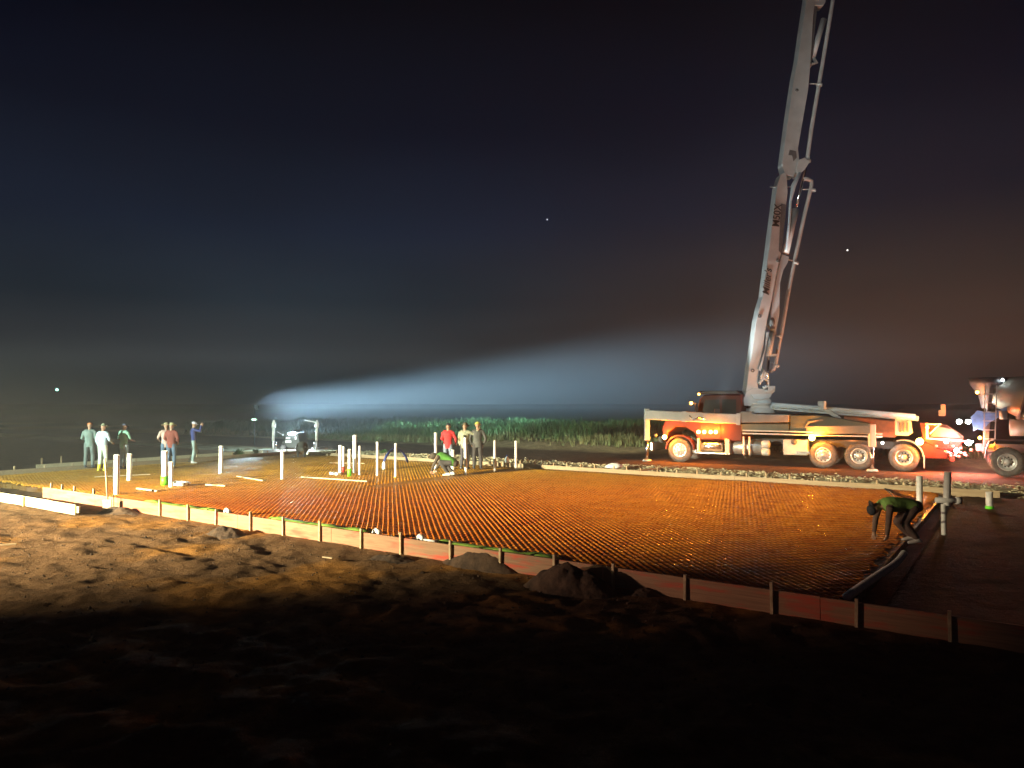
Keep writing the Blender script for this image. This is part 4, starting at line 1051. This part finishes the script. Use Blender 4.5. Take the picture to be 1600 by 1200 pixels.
for x in (1161.5, 1170.5): build(MB().tube([TP(x, 682, .1), TP(x, 710, .1), TP(x + 1, 711.5, .3)], .045, 10), 'tank_strap', M_pvc, pt)
for y in (694, 706): build(MB().lathe(TP(1190, y, .14), UV, [(0, .001), (0, .13), (.03, .16), (.26, .17), (.32, .13), (.34, .001)], 20), 'air_tank', M_bluewhite, pt)
tbx = build(tb(MB(), U(1223), U(1261), -.02, .55, UZ(1240, 711)[1], UZ(1240, 687)[1]), 'toolbox', M_steel, pt, bevel=.025)
build(MB().lathe(TP(1240, 690.5, -.035), -VV, [(0, .12), (.01, .12), (.01, .001)], 20), 'round_plate', M_boomdark, tbx)
build(MB().box(TP(1254, 707, -.04), (.5, .05, .1), Matrix.Rotation(-TA, 3, 'Z')), 'latch', M_chrome, tbx)
# deck and body
build(tpoly(MB(), [(1153, 661), (1153, 646), (1158, 643), (1172, 643), (1175, 647), (1232, 648), (1232, 660)], .02, 2.48), 'pedestal_box', M_panel, pt, bevel=.03)
build(tpoly(MB(), [(1158, 674), (1158, 662), (1232, 662), (1233, 675)], .1, 2.4), 'side_panel', M_deckgreen, pt, bevel=.02)
build(tpoly(MB(), [(1234, 675), (1234, 649), (1280, 649), (1360, 662), (1368, 679)], .15, 2.3), 'hopper_deck', M_deckgreen, pt, bevel=.02)
build(tpoly(MB(), [(1257, 668), (1262, 659), (1285, 655), (1286, 657.5), (1264, 661), (1259.5, 668)], .08, .14), 'brace', M_panel, pt)
build(tpoly(MB(), [(1318, 671), (1318, 650), (1398, 658), (1398, 684), (1368, 682), (1340, 672)], .5, 2.2), 'rear_body', M_orange, pt, bevel=.03)
for z_ in (672, 676.5):
    build(MB().beam(TP(1160, z_ + .5, .0), TP(1378, z_ + 6, .0), .06, .055), 'side_rail', M_steel, pt)
# slatted panel
sp_ = build(tpoly(MB(), [(1398, 680), (1398, 655), (1423, 658), (1425, 676), (1418, 681)], .10, .16), 'radiator_guard', M_steel, pt)
for x in (1404, 1410, 1416): build(tpoly(MB(), [(x, 675), (x, 660), (x + 3, 660), (x + 3, 675)], .07, .098), 'slot', M_boomdark, sp_)
# hopper at the rear
build(tpoly(MB(), [(1442, 690), (1436, 660), (1478, 664), (1505, 682), (1500, 700), (1470, 703)], .45, 2.1), 'hopper', M_redcab, pt, bevel=.03)
hg = MB(); tpoly(hg, [(1446, 686), (1446, 661), (1450, 661), (1450, 686)], .2, .27); hg.beam(TP(1450, 663, .2), TP(1470, 663, .2), .06, .05); hg.beam(TP(1452, 678, .2), TP(1468, 663, .2), .05, .05); hg.beam(TP(1447, 685, .2), TP(1520, 690, .2), .06, .05)
build(hg, 'rear_guard_rail', M_steel, pt)
build(tpoly(MB(), [(1453, 682), (1466, 667), (1488, 671), (1500, 684)], .32, .40), 'splash_guard', M_deckgreen, pt)
build(tb(MB(), u_e - .15, u_e, .2, 2.3, .45, .75), 'rear_bumper', M_redcab, pt)
for i in range(4): build(MB().cyl(TP(1473 + i * 9, 704 + (i % 2) * 5, .3), TP(1486 + i * 9, 709 + (i % 2) * 4, .25), .05, n=8), 'hydraulic_line', M_chrome, pt)
build(tb(MB(), u_e - 1.5, u_e - .2, .5, 1.9, .5, 1.1), 'pump_cylinder_housing', M_redcab, pt, bevel=.03)
# things on top of the cab / pedestal
build(MB().sphere(TP(1129, 619, .8), (.16, .16, .22)), 'green_beacon', M_greenlump, pt)  # unlit green beacon
build(tpoly(MB(), [(1096, 640), (1096, 630), (1150, 626), (1168, 632), (1168, 643)], 1.2, 2.3), 'walkway_box', M_dark, pt, bevel=.03)
# front outrigger
fo = G(1011, 721, ZG); knee_t = P(1010, 640, fo.y)
ob = MB(); a_ = P(1009, 648, fo.y); b_ = TP(1157, 655, .1)
ob.beam(a_, b_, .34, .42); orr = build(ob, 'outrigger_arm', M_boom, pt, bevel=.03)
build(MB().beam(a_.lerp(b_, .40), a_.lerp(b_, .44), .38, .46).beam(a_.lerp(b_, .96), b_, .40, .5), 'arm_collar', M_steel, orr)
build(MB().tube([a_.lerp(b_, .46) + Vector((0, -.2, .05)), a_.lerp(b_, .5) + Vector((0, -.26, -.12)), a_.lerp(b_, .56) + Vector((0, -.25, 0)), a_.lerp(b_, .62) + Vector((0, -.2, -.08))], .035, 8), 'hydraulic_line', M_chrome, orr)
def jack(foot, top, name):
    o_ = MB(); o_.box((foot.x, foot.y, (foot.z + .5 + top.z) / 2 + .35), (.22, .22, max(.3, top.z - foot.z - 1.15)))
    j_ = build(MB().beam((foot.x, foot.y, top.z + .05), (foot.x, foot.y, foot.z + .95), .22, .22, up=(0, 1, 0)), name, M_steel, pt, bevel=.02)
    build(MB().cyl((foot.x, foot.y, foot.z + 1.0), (foot.x, foot.y, foot.z + .08), .07, n=14), 'jack_ram', M_chrome, j_)
    build(MB().cyl((foot.x, foot.y, foot.z + .02), (foot.x, foot.y, foot.z + .10), .22, .17, n=18), 'foot_pad', M_steel, j_)
jack(fo, knee_t, 'outrigger_jack')
ro = G(1363, 737, ZG); rt = P(1362, 665, ro.y); jack(ro, rt, 'outrigger_jack')
build(MB().beam(P(1362, 671, ro.y), TP(1262, 672, .2), .28, .32), 'outrigger_arm', M_panel, pt, bevel=.02)
# deck pipe and front boom section folded along the deck
dp = MB(); dp.tube([TP(1206, 633, 1.0), TP(1300, 640, 1.0), TP(1430, 651.5, 1.0)], .115, 14); build(dp, 'delivery_pipe', M_bluewhite, pt)
build(MB().beam(TP(1200, 636, 1.15), TP(1435, 654, 1.15), .22, .2), 'deck_beam', M_bluewhite, pt, bevel=.02)
cr = MB(); q = TP(1284, 636, .9); cr.beam(q + Vector((0, 0, -.1)), q + Vector((0, 0, .25)), .12, .6, up=(0, 1, 0)); cr.beam(q, TP(1312, 655, .9), .12, .16); build(cr, 'pipe_cradle', M_steel, pt, bevel=.02)
build(tpoly(MB(), [(1466, 650), (1466, 641), (1470, 641), (1470, 632), (1477, 632), (1477, 641), (1477, 650)], 1.2, 1.5), 'control_box', M_orange, pt)

# turret and boom: side-on plane through the slewing centre
TC = T(U(1190, 1.25), 1.25, 2.2); YB = TC.y
def B_(px, py, dy=0.0): return P(px, py, YB + dy)
def bpoly(mb, pts, y0, y1): return mb.prism([B_(x, y, y0) for x, y in pts], (0, y1 - y0, 0))
build(MB().lathe(B_(1188, 645), (0, 0, 1), [(0, .62), (.18, .62), (.20, .5), (.34, .5), (.36, .56), (.44, .56), (.44, .001)], 32), 'slewing_ring', M_boom, pt)
tr = MB(); bpoly(tr, [(1163, 634), (1161, 626), (1166, 612), (1176, 606), (1196, 608), (1212, 605), (1211, 612), (1200, 620), (1206, 626), (1203, 636)], -.32, .32)
tro = build(tr, 'turret', M_boom, pt, bevel=.03)
for pts_ in ([(1174, 616), (1206, 615), (1204, 621), (1190, 624), (1178, 623)], [(1180, 628), (1188, 626), (1198, 625), (1206, 630), (1203, 634), (1184, 633)], [(1196, 612), (1200, 603), (1212, 603), (1208, 609), (1202, 613)]):
    build(bpoly(MB(), pts_, -.40, -.325), 'turret_plate', M_bluewhite, tro, bevel=.01)
s1 = MB()
L1 = [(1166, 613), (1171, 570), (1174, 556), (1182, 500), (1186, 482), (1192, 462), (1200, 400), (1209, 330), (1214, 290), (1220, 272), (1236, 262), (1250, 266), (1252, 276), (1238, 292), (1231, 300), (1227, 330), (1222, 395), (1234, 402), (1224, 420), (1219, 440), (1218, 470), (1217, 490), (1207, 532), (1202, 500), (1198, 520), (1190, 560), (1186, 575), (1184, 600), (1190, 612)]
L1a = [(1166, 613), (1171, 570), (1174, 556), (1182, 500), (1186, 482), (1192, 462), (1200, 400), (1209, 330), (1214, 290), (1220, 272), (1229, 268), (1231, 300), (1227, 330), (1221, 395), (1215, 420), (1206, 470), (1199, 500), (1191, 550), (1186, 575), (1184, 600), (1186, 613)]
bpoly(s1, L1a, -.30, .30)
s1o = build(s1, 'lower_boom_section', M_boom, pt, bevel=.02)
s1o['label'] = 'pale lower boom section with dark lettering'
build(bpoly(MB(), [(1222, 397), (1233, 401), (1231, 410), (1224, 422), (1219, 442), (1218, 490), (1212, 520), (1206, 512), (1202, 506), (1207, 470), (1215, 425)], -.24, .24), 'box_stiffener', M_bluewhite, s1o, bevel=.01)
build(bpoly(MB(), [(1221, 318), (1229, 320), (1226, 350), (1221, 396), (1217, 392), (1219, 350)], -.315, -.302), 'recess_panel', M_boomdark, s1o)
# luffing cylinder of the lower section
build(MB().cyl(B_(1207, 518, -.35), B_(1201, 557, -.35), .12, n=16), 'luffing_cylinder', M_boom, s1o)
build(MB().cyl(B_(1201, 556, -.35), B_(1198, 610, -.35), .065, n=14), 'cylinder_rod', M_chrome, s1o)
build(MB().sphere(B_(1207, 503, -.3), (.11, .08, .2)).box(B_(1207, 512, -.3), (.18, .1, .1)), 'cylinder_head', M_boomdark, s1o)
build(bpoly(MB(), [(1196, 545), (1198, 519), (1202, 519), (1189, 580), (1185, 578)], -.36, -.31), 'hose_guard', M_bluewhite, s1o)
build(MB().box(B_(1206, 555, -.35), (.32, .2, .1)), 'cylinder_bracket', M_boom, s1o)
for pts_ in ([(1188, 592), (1193, 577), (1196, 583), (1190, 596)], [(1186, 600), (1192, 590), (1200, 595), (1200, 603), (1192, 606)]):
    build(MB().tube([B_(x, y, -.36) for x, y in pts_], .07, 8), 'hydraulic_line', M_bluewhite, s1o)
for c2 in ((1176, 579), (1187, 494), (1216, 407)): build(MB().lathe(B_(*c2, -.30), (0, -1, 0), [(0, .08), (.03, .08), (.03, .045), (.0, .04)], 16), 'pivot_pin', M_boomdark, s1o)
# upper luffing cylinder and bright rod
build(MB().cyl(B_(1227, 396, -.12), B_(1243, 327, -.12), .155, .15, n=18), 'folding_cylinder', M_boom, s1o)
build(MB().cyl(B_(1243, 328, -.12), B_(1259, 262, -.12), .062, n=14), 'cylinder_rod', M_chrome, s1o)
build(MB().tube([B_(1229, 392, -.3), B_(1233, 350, -.3), B_(1235, 315, -.3), B_(1240, 290, -.3), B_(1250, 270, -.3)], [.06, .06, .06, .11, .07], 10), 'hydraulic_line', M_bluewhite, s1o)
# delivery line of the lower section
build(MB().tube([B_(x, y, -.1) for x, y in ((1204, 580), (1209, 577), (1212, 568), (1216, 545), (1222, 515), (1231, 460), (1243, 400), (1256, 340), (1268, 290), (1268, 283), (1262, 280), (1254, 279))], .085, 12), 'delivery_line', M_boom, pt)
for x, y, x2, y2 in ((1217, 524, 1208, 520), (1243, 409, 1230, 405), (1213, 570, 1204, 566), (1270, 296, 1254, 296)):
    build(MB().lathe(B_(x, y + 2, -.1), (B_(x, y) - B_(x2, y2)).cross(Vector((0, 1, 0))), [(-.05, .085), (-.05, .13), (.07, .13), (.07, .085)], 16).cyl(B_(x, y, -.1), B_(x2, y2, -.1), .03, n=8), 'pipe_clamp', M_steel, s1o)
build(MB().beam(B_(1203, 292, -.1), B_(1236, 292, -.1), .05, .05), 'cross_bar', M_steel, s1o)
# second section (runs on out of the top of the frame)
L2 = [(1222, 256), (1224, 240), (1232, 180), (1241, 120), (1247, 90), (1254, 40), (1260, 0), (1268, -55), (1290, -60), (1284, 0), (1274, 1), (1271, 25), (1267, 95), (1263, 140), (1256, 180), (1247, 232), (1249, 248), (1246, 262), (1240, 276), (1232, 274), (1225, 268)]
s2o = build(bpoly(MB(), L2, -.28, .28), 'upper_boom_section', M_boom, pt, bevel=.02)
build(bpoly(MB(), [(1272, 8), (1287, 8), (1290, 3), (1296, -60), (1284, -60)], -.26, .26), 'upper_plate', M_boom, s2o, bevel=.02)
build(bpoly(MB(), [(1267, 95), (1272, 10), (1277, 10), (1272, 60), (1268, 100)], -.2, .2), 'recess_panel', M_boomdark, s2o)
build(MB().cyl(B_(1269, 92, -.05), B_(1287, 30, -.05), .12, n=16), 'folding_cylinder', M_boom, s2o)
build(MB().tube([B_(1263, 106, -.1), B_(1268, 100, -.1), B_(1276, 99, -.1), B_(1267, 84, -.1)], .07, 8), 'cylinder_bracket', M_boom, s2o)
build(bpoly(MB(), [(1244, 268), (1247, 250), (1258, 246), (1266, 252), (1258, 264), (1248, 274)], -.33, .33), 'knuckle_link', M_boom, s2o, bevel=.02)
build(bpoly(MB(), [(1232, 242), (1234, 234), (1244, 236), (1245, 246), (1240, 252), (1238, 243)], -.30, -.283), 'recess_panel', M_boomdark, s2o)
build(MB().tube([B_(x, y, -.1) for x, y in ((1263, 252), (1262, 244), (1268, 200), (1280, 130), (1290, 70), (1303, -10), (1310, -60))], .085, 12), 'delivery_line', M_boom, pt)
for x, y, x2, y2 in ((1280, 131, 1265, 131), (1262, 250, 1252, 252)):
    build(MB().lathe(B_(x, y + 2, -.1), (.15, 0, 1), [(-.05, .085), (-.05, .13), (.07, .13), (.07, .085)], 16).cyl(B_(x, y, -.1), B_(x2, y2, -.1), .03, n=8), 'pipe_clamp', M_steel, s2o)
build(MB().lathe(B_(1245, 141, -.28), (0, -1, 0), [(0, .07), (.02, .07), (.02, .001)], 14), 'pivot_pin', M_boomdark, s2o)
# lettering up the boom
def text(s, px, py, px2, py2, size, shear=0):
    cu = bpy.data.curves.new('lettering', 'FONT'); cu.body = s; cu.size = size; cu.extrude = .004; cu.align_x = 'LEFT'; cu.shear = shear; cu.offset = .006
    o_ = bpy.data.objects.new('lettering', cu); COL.objects.link(o_)
    dg = bpy.context.evaluated_depsgraph_get(); me_ = bpy.data.meshes.new_from_object(o_.evaluated_get(dg)); bpy.data.objects.remove(o_)
    a_, b_ = B_(px, py, -.31), B_(px2, py2, -.31); d = (b_ - a_).normalized(); nrm_ = Vector((0, -1, 0)); up_ = nrm_.cross(d)
    w_ = max(v.co.x for v in me_.vertices); k = (b_ - a_).length / w_
    M = inv_root(pt)
    for v in me_.vertices: v.co = M @ (a_ + d * (v.co.x * k) + up_ * v.co.y + nrm_ * v.co.z)
    me_.materials.clear(); me_.materials.append(M_string)
    q = bpy.data.objects.new('lettering', me_); COL.objects.link(q); q.parent = s1o
text("Miller's", 1201, 462, 1206, 419, .42, .35)
text("M50X", 1217, 355, 1221, 319, .44)
# lamps of the truck
def tlamp(p, r, em, power, color, name='marker_lamp'):
    build(MB().sphere(p, r, 12, 8), name, em, pt)
    if power: lamp(name + '_light', 'POINT', p + Vector((0, -.25, .05)), power * 2.5, color, size=.08)
AMB = (1, .22, .01); YEL = (1, .27, .015)
tlamp(TP(1080, 630, .4), .07, E_amber, 10, AMB); tlamp(TP(1092, 616, .5), .05, E_amber, 8, AMB); tlamp(TP(1109, 612, .6), .035, E_white, 0, None)
tlamp(TP(1038, 683, -.1), .10, E_yellow, 170, YEL)
for x in (1091, 1100, 1110, 1118): tlamp(TP(x, 675, -.02), .075, E_yellow, 60, YEL)
tlamp(TP(1268, 684, -.12), .12, E_yellow, 150, YEL)
tlamp(TP(1436, 690, -.12), .13, E_yellow, 250, YEL)
tlamp(TP(1498, 659, .5), .09, E_white, 60, (1, .93, .75)); tlamp(TP(1512, 659, .5), .08, E_white, 60, (1, .93, .75)); tlamp(TP(1512, 692, .1), .10, E_white, 90, (1, .95, .9))
tlamp(TP(1493, 704, .0), .085, E_white, 60, (1, .8, .7)); tlamp(TP(1477, 690, .1), .07, E_white, 30, (1, .95, .9)); tlamp(TP(1542, 695, .3), .07, E_amber, 60, AMB)
for x, y in ((1484, 712), (1497, 713), (1500, 700)): tlamp(TP(x, y, .05), .05, E_red, 60, (1, .04, .02), 'tail_lamp')
tlamp(TP(1378, 692, -.05), .045, E_white, 8, (1, .9, .8))
lamp('added_orange_glow', 'POINT', TP(1110, 700, .9), 60, (1, .25, .04), size=.2)  # added points for orange glow under the body, no lamp part
lamp('added_orange_glow', 'POINT', TP(1330, 690, 1.3), 70, (1, .25, .04), size=.2)
lamp('deck_light', 'POINT', TP(1180, 600, -1.4), 80, (.7, .9, 1), size=.1)

bp_ = TP(1120, 642, -.3)
build(MB().box(bp_, (.22, .12, .16)), 'added_boom_light', M_dark, pt)  # added lamp box and beam that light the boom from below
lamp('added_boom_beam', 'SPOT', bp_ + Vector((0, -.2, .12)), 3600, (.82, .97, 1.0), target=B_(1222, 300), size=.1, cone=46, blend=.9)
for x, y in ((1462, 697), (1488, 697), (1506, 708), (1478, 706), (1516, 703)): tlamp(TP(x, y, .12), .055, E_red, 30, (1, .04, .02), 'tail_lamp')
for x, y in ((1448, 668), (1530, 684)): tlamp(TP(x, y, .1), .06, E_amber, 30, AMB)
# ------------------------------------------------------------------ mixer truck backed up to the hopper
mt = thing('concrete_mixer_truck', G(1572, 754, ZG), 'dark concrete mixer truck with blue chute backed up to the pump hopper, right edge', 'mixer truck', rz=-TA)
VM = 0.2
def MT(px, py, v=VM): return TP(px, py, v)
u0m = U(1572, -.6)
for k in (0, 1.45): 
    wheel(T(u0m + k, -.6, .53), mt, dish=True); wheel(T(u0m + k, 1.9, .53), mt, dish=True, out=1)
for k in (0, 1.45): build(MB().cyl(T(u0m + k, -.3, .53), T(u0m + k, 1.6, .53), .09, n=12), 'axle', M_dark, mt)
m = MB(); 
for v in (.2, 1.0): m.prism([T(u0m - .9, v, .85), T(u0m + 6, v, .85), T(u0m + 6, v, 1.1), T(u0m - .9, v, 1.1)], VV * .1)
build(m, 'chassis_frame', M_dark, mt)
# drum: axis rises towards the rear
dc = T(u0m + 3.0, .65, 2.35); da = (T(u0m - .35, .65, 3.1) - dc); L = da.length; da.normalize()
prof_ = [(-2.2, .3), (-2.1, .7), (-1.2, 1.12), (0, 1.2), (1.0, 1.16), (L * .72, .78), (L * .95, .55), (L, .52), (L, .40), (L - .3, .36)]
build(MB().lathe(dc, da, prof_, 36), 'drum', M_drum, mt)
for h in (1.02, L * .70): build(MB().lathe(dc, da, [(h, 1.15 if h < 2 else .82), (h, 1.22 if h < 2 else .88), (h + .1, 1.22 if h < 2 else .86), (h + .1, 1.10 if h < 2 else .8)], 36), 'drum_band', M_dark, mt)
ch = MB(); a_, b_ = MT(1572, 640, .35), MT(1520, 668, .9)
wv = VV * .38
ch.prism([a_ - wv + Vector((0, 0, .12)), a_ - wv * .8 - Vector((0, 0, .12)), a_ + wv * .8 - Vector((0, 0, .12)), a_ + wv + Vector((0, 0, .12)), a_ + wv * .9 + Vector((0, 0, .12)), a_ + wv * .7 - Vector((0, 0, .08)), a_ - wv * .7 - Vector((0, 0, .08)), a_ - wv * .9 + Vector((0, 0, .12))], b_ - a_)
build(ch, 'discharge_chute', M_bluechute, mt)
build(tpoly(MB(), [(1516, 652), (1527, 641), (1548, 645), (1572, 643), (1548, 658), (1538, 668), (1536, 673), (1520, 669)], .0, .06), 'chute_flap', M_bluechute, mt)
hp = MB(); hc = T(u0m - .45, .65, 3.35); hp.lathe(hc, (0, 0, 1), [(-.9, .25), (-.4, .35), (0, .62), (.25, .66), (.25, .60), (0, .56), (-.4, .3)], 20); build(hp, 'charge_hopper', M_dark, mt)
build(MB().beam(T(u0m - .6, .1, 1.0), T(u0m - .4, .1, 3.2), .1, .12).beam(T(u0m - .6, 1.2, 1.0), T(u0m - .4, 1.2, 3.2), .1, .12).beam(T(u0m - .5, .1, 2.2), T(u0m - .5, 1.2, 2.2), .1, .12), 'rear_frame', M_dark, mt)
fe = MB()
for i in range(14):
    f0, f1 = i / 14, (i + 1) / 14
    def fp(f, r): 
        a = math.pi * (1 - f); return T(u0m + .72 + (.72 + r) * math.cos(a) * 1.0, -.62, .56 + min(r * 1.0, (.72 + r) * math.sin(a)) + 0.1)
    fe.prism([fp(f0, .62), fp(f0, .67), fp(f1, .67), fp(f1, .62)], VV * .55)
build(fe, 'fender', M_dark, mt)
build(MB().lathe(MT(1577, 668, -.2), UV, [(0, .001), (0, .3), (1.2, .3), (1.2, .001)], 20), 'water_tank', M_drum, mt)
build(MB().lathe(MT(1567, 655, -.1), (0, 0, 1), [(0, .12), (.3, .14), (.3, .001)], 14), 'hose_reel', M_alu, mt)
ld = MB()
for q in (0, .35): ld.beam(T(u0m - .7 + q, -.1, .8), T(u0m - .6 + q, -.1, 3.3), .04, .04)
for i in range(7): ld.beam(T(u0m - .7, -.1, 1.0 + i * .33), T(u0m - .32, -.1, 1.0 + i * .33), .03, .03)
build(ld, 'ladder', M_alu, mt)
build(MB().sphere(MT(1527, 613, .4), .06), 'marker_lamp', E_amber, mt); lamp('mixer_marker_light', 'POINT', MT(1527, 612, .1), 14, AMB, size=.06)
build(MB().cyl(MT(1527, 614, .4), MT(1545, 628, .6), .025, n=6), 'lamp_arm', M_dark, mt)
build(MB().sphere(MT(1567, 594, .0), .045), 'marker_lamp', E_white, mt)

# ------------------------------------------------------------------ far lights and stars
def far_light(px, py, Y, r, c, s, name, label, cat):
    p = P(px, py, Y); tag(build(MB().sphere(p, r, 10, 6), name, emi(name + '_glow', c, s), origin=p), label, cat)
far_light(89, 609, 230, .35, (.35, 1, .75), 12, 'distant_lamp', 'small greenish light far off in the mist at the left', 'lamp')
far_light(855, 343, 2500, 1.6, (.8, .9, 1), 3, 'star', 'faint single star high above the centre', 'star')
far_light(1324, 391, 2500, 2.2, (1, .95, .9), 5, 'star', 'brighter star right of the boom', 'star')
# mast the distant lamp stands on
pb = P(89, 609, 230)
# ------------------------------------------------------------------ night mist over the whole site
hz = MB(); hz.box((0, 120, 16), (520, 440, 36))
ho = build(hz, 'haze', mat('haze_surface', (.5, .5, .5)))
mh = bpy.data.materials.new('haze_air'); mh.use_nodes = True; hn = mh.node_tree; hn.nodes.clear()
out = hn.nodes.new('ShaderNodeOutputMaterial'); pv = hn.nodes.new('ShaderNodeVolumePrincipled')
pv.inputs['Color'].default_value = (.86, .90, .94, 1); pv.inputs['Density'].default_value = .0019; pv.inputs['Anisotropy'].default_value = .15
hn.links.new(pv.outputs[0], out.inputs['Volume'])
ho.data.materials.clear(); ho.data.materials.append(mh); ho['kind'] = 'stuff'
tag(ho, 'pale night mist hanging over the whole site', 'haze')
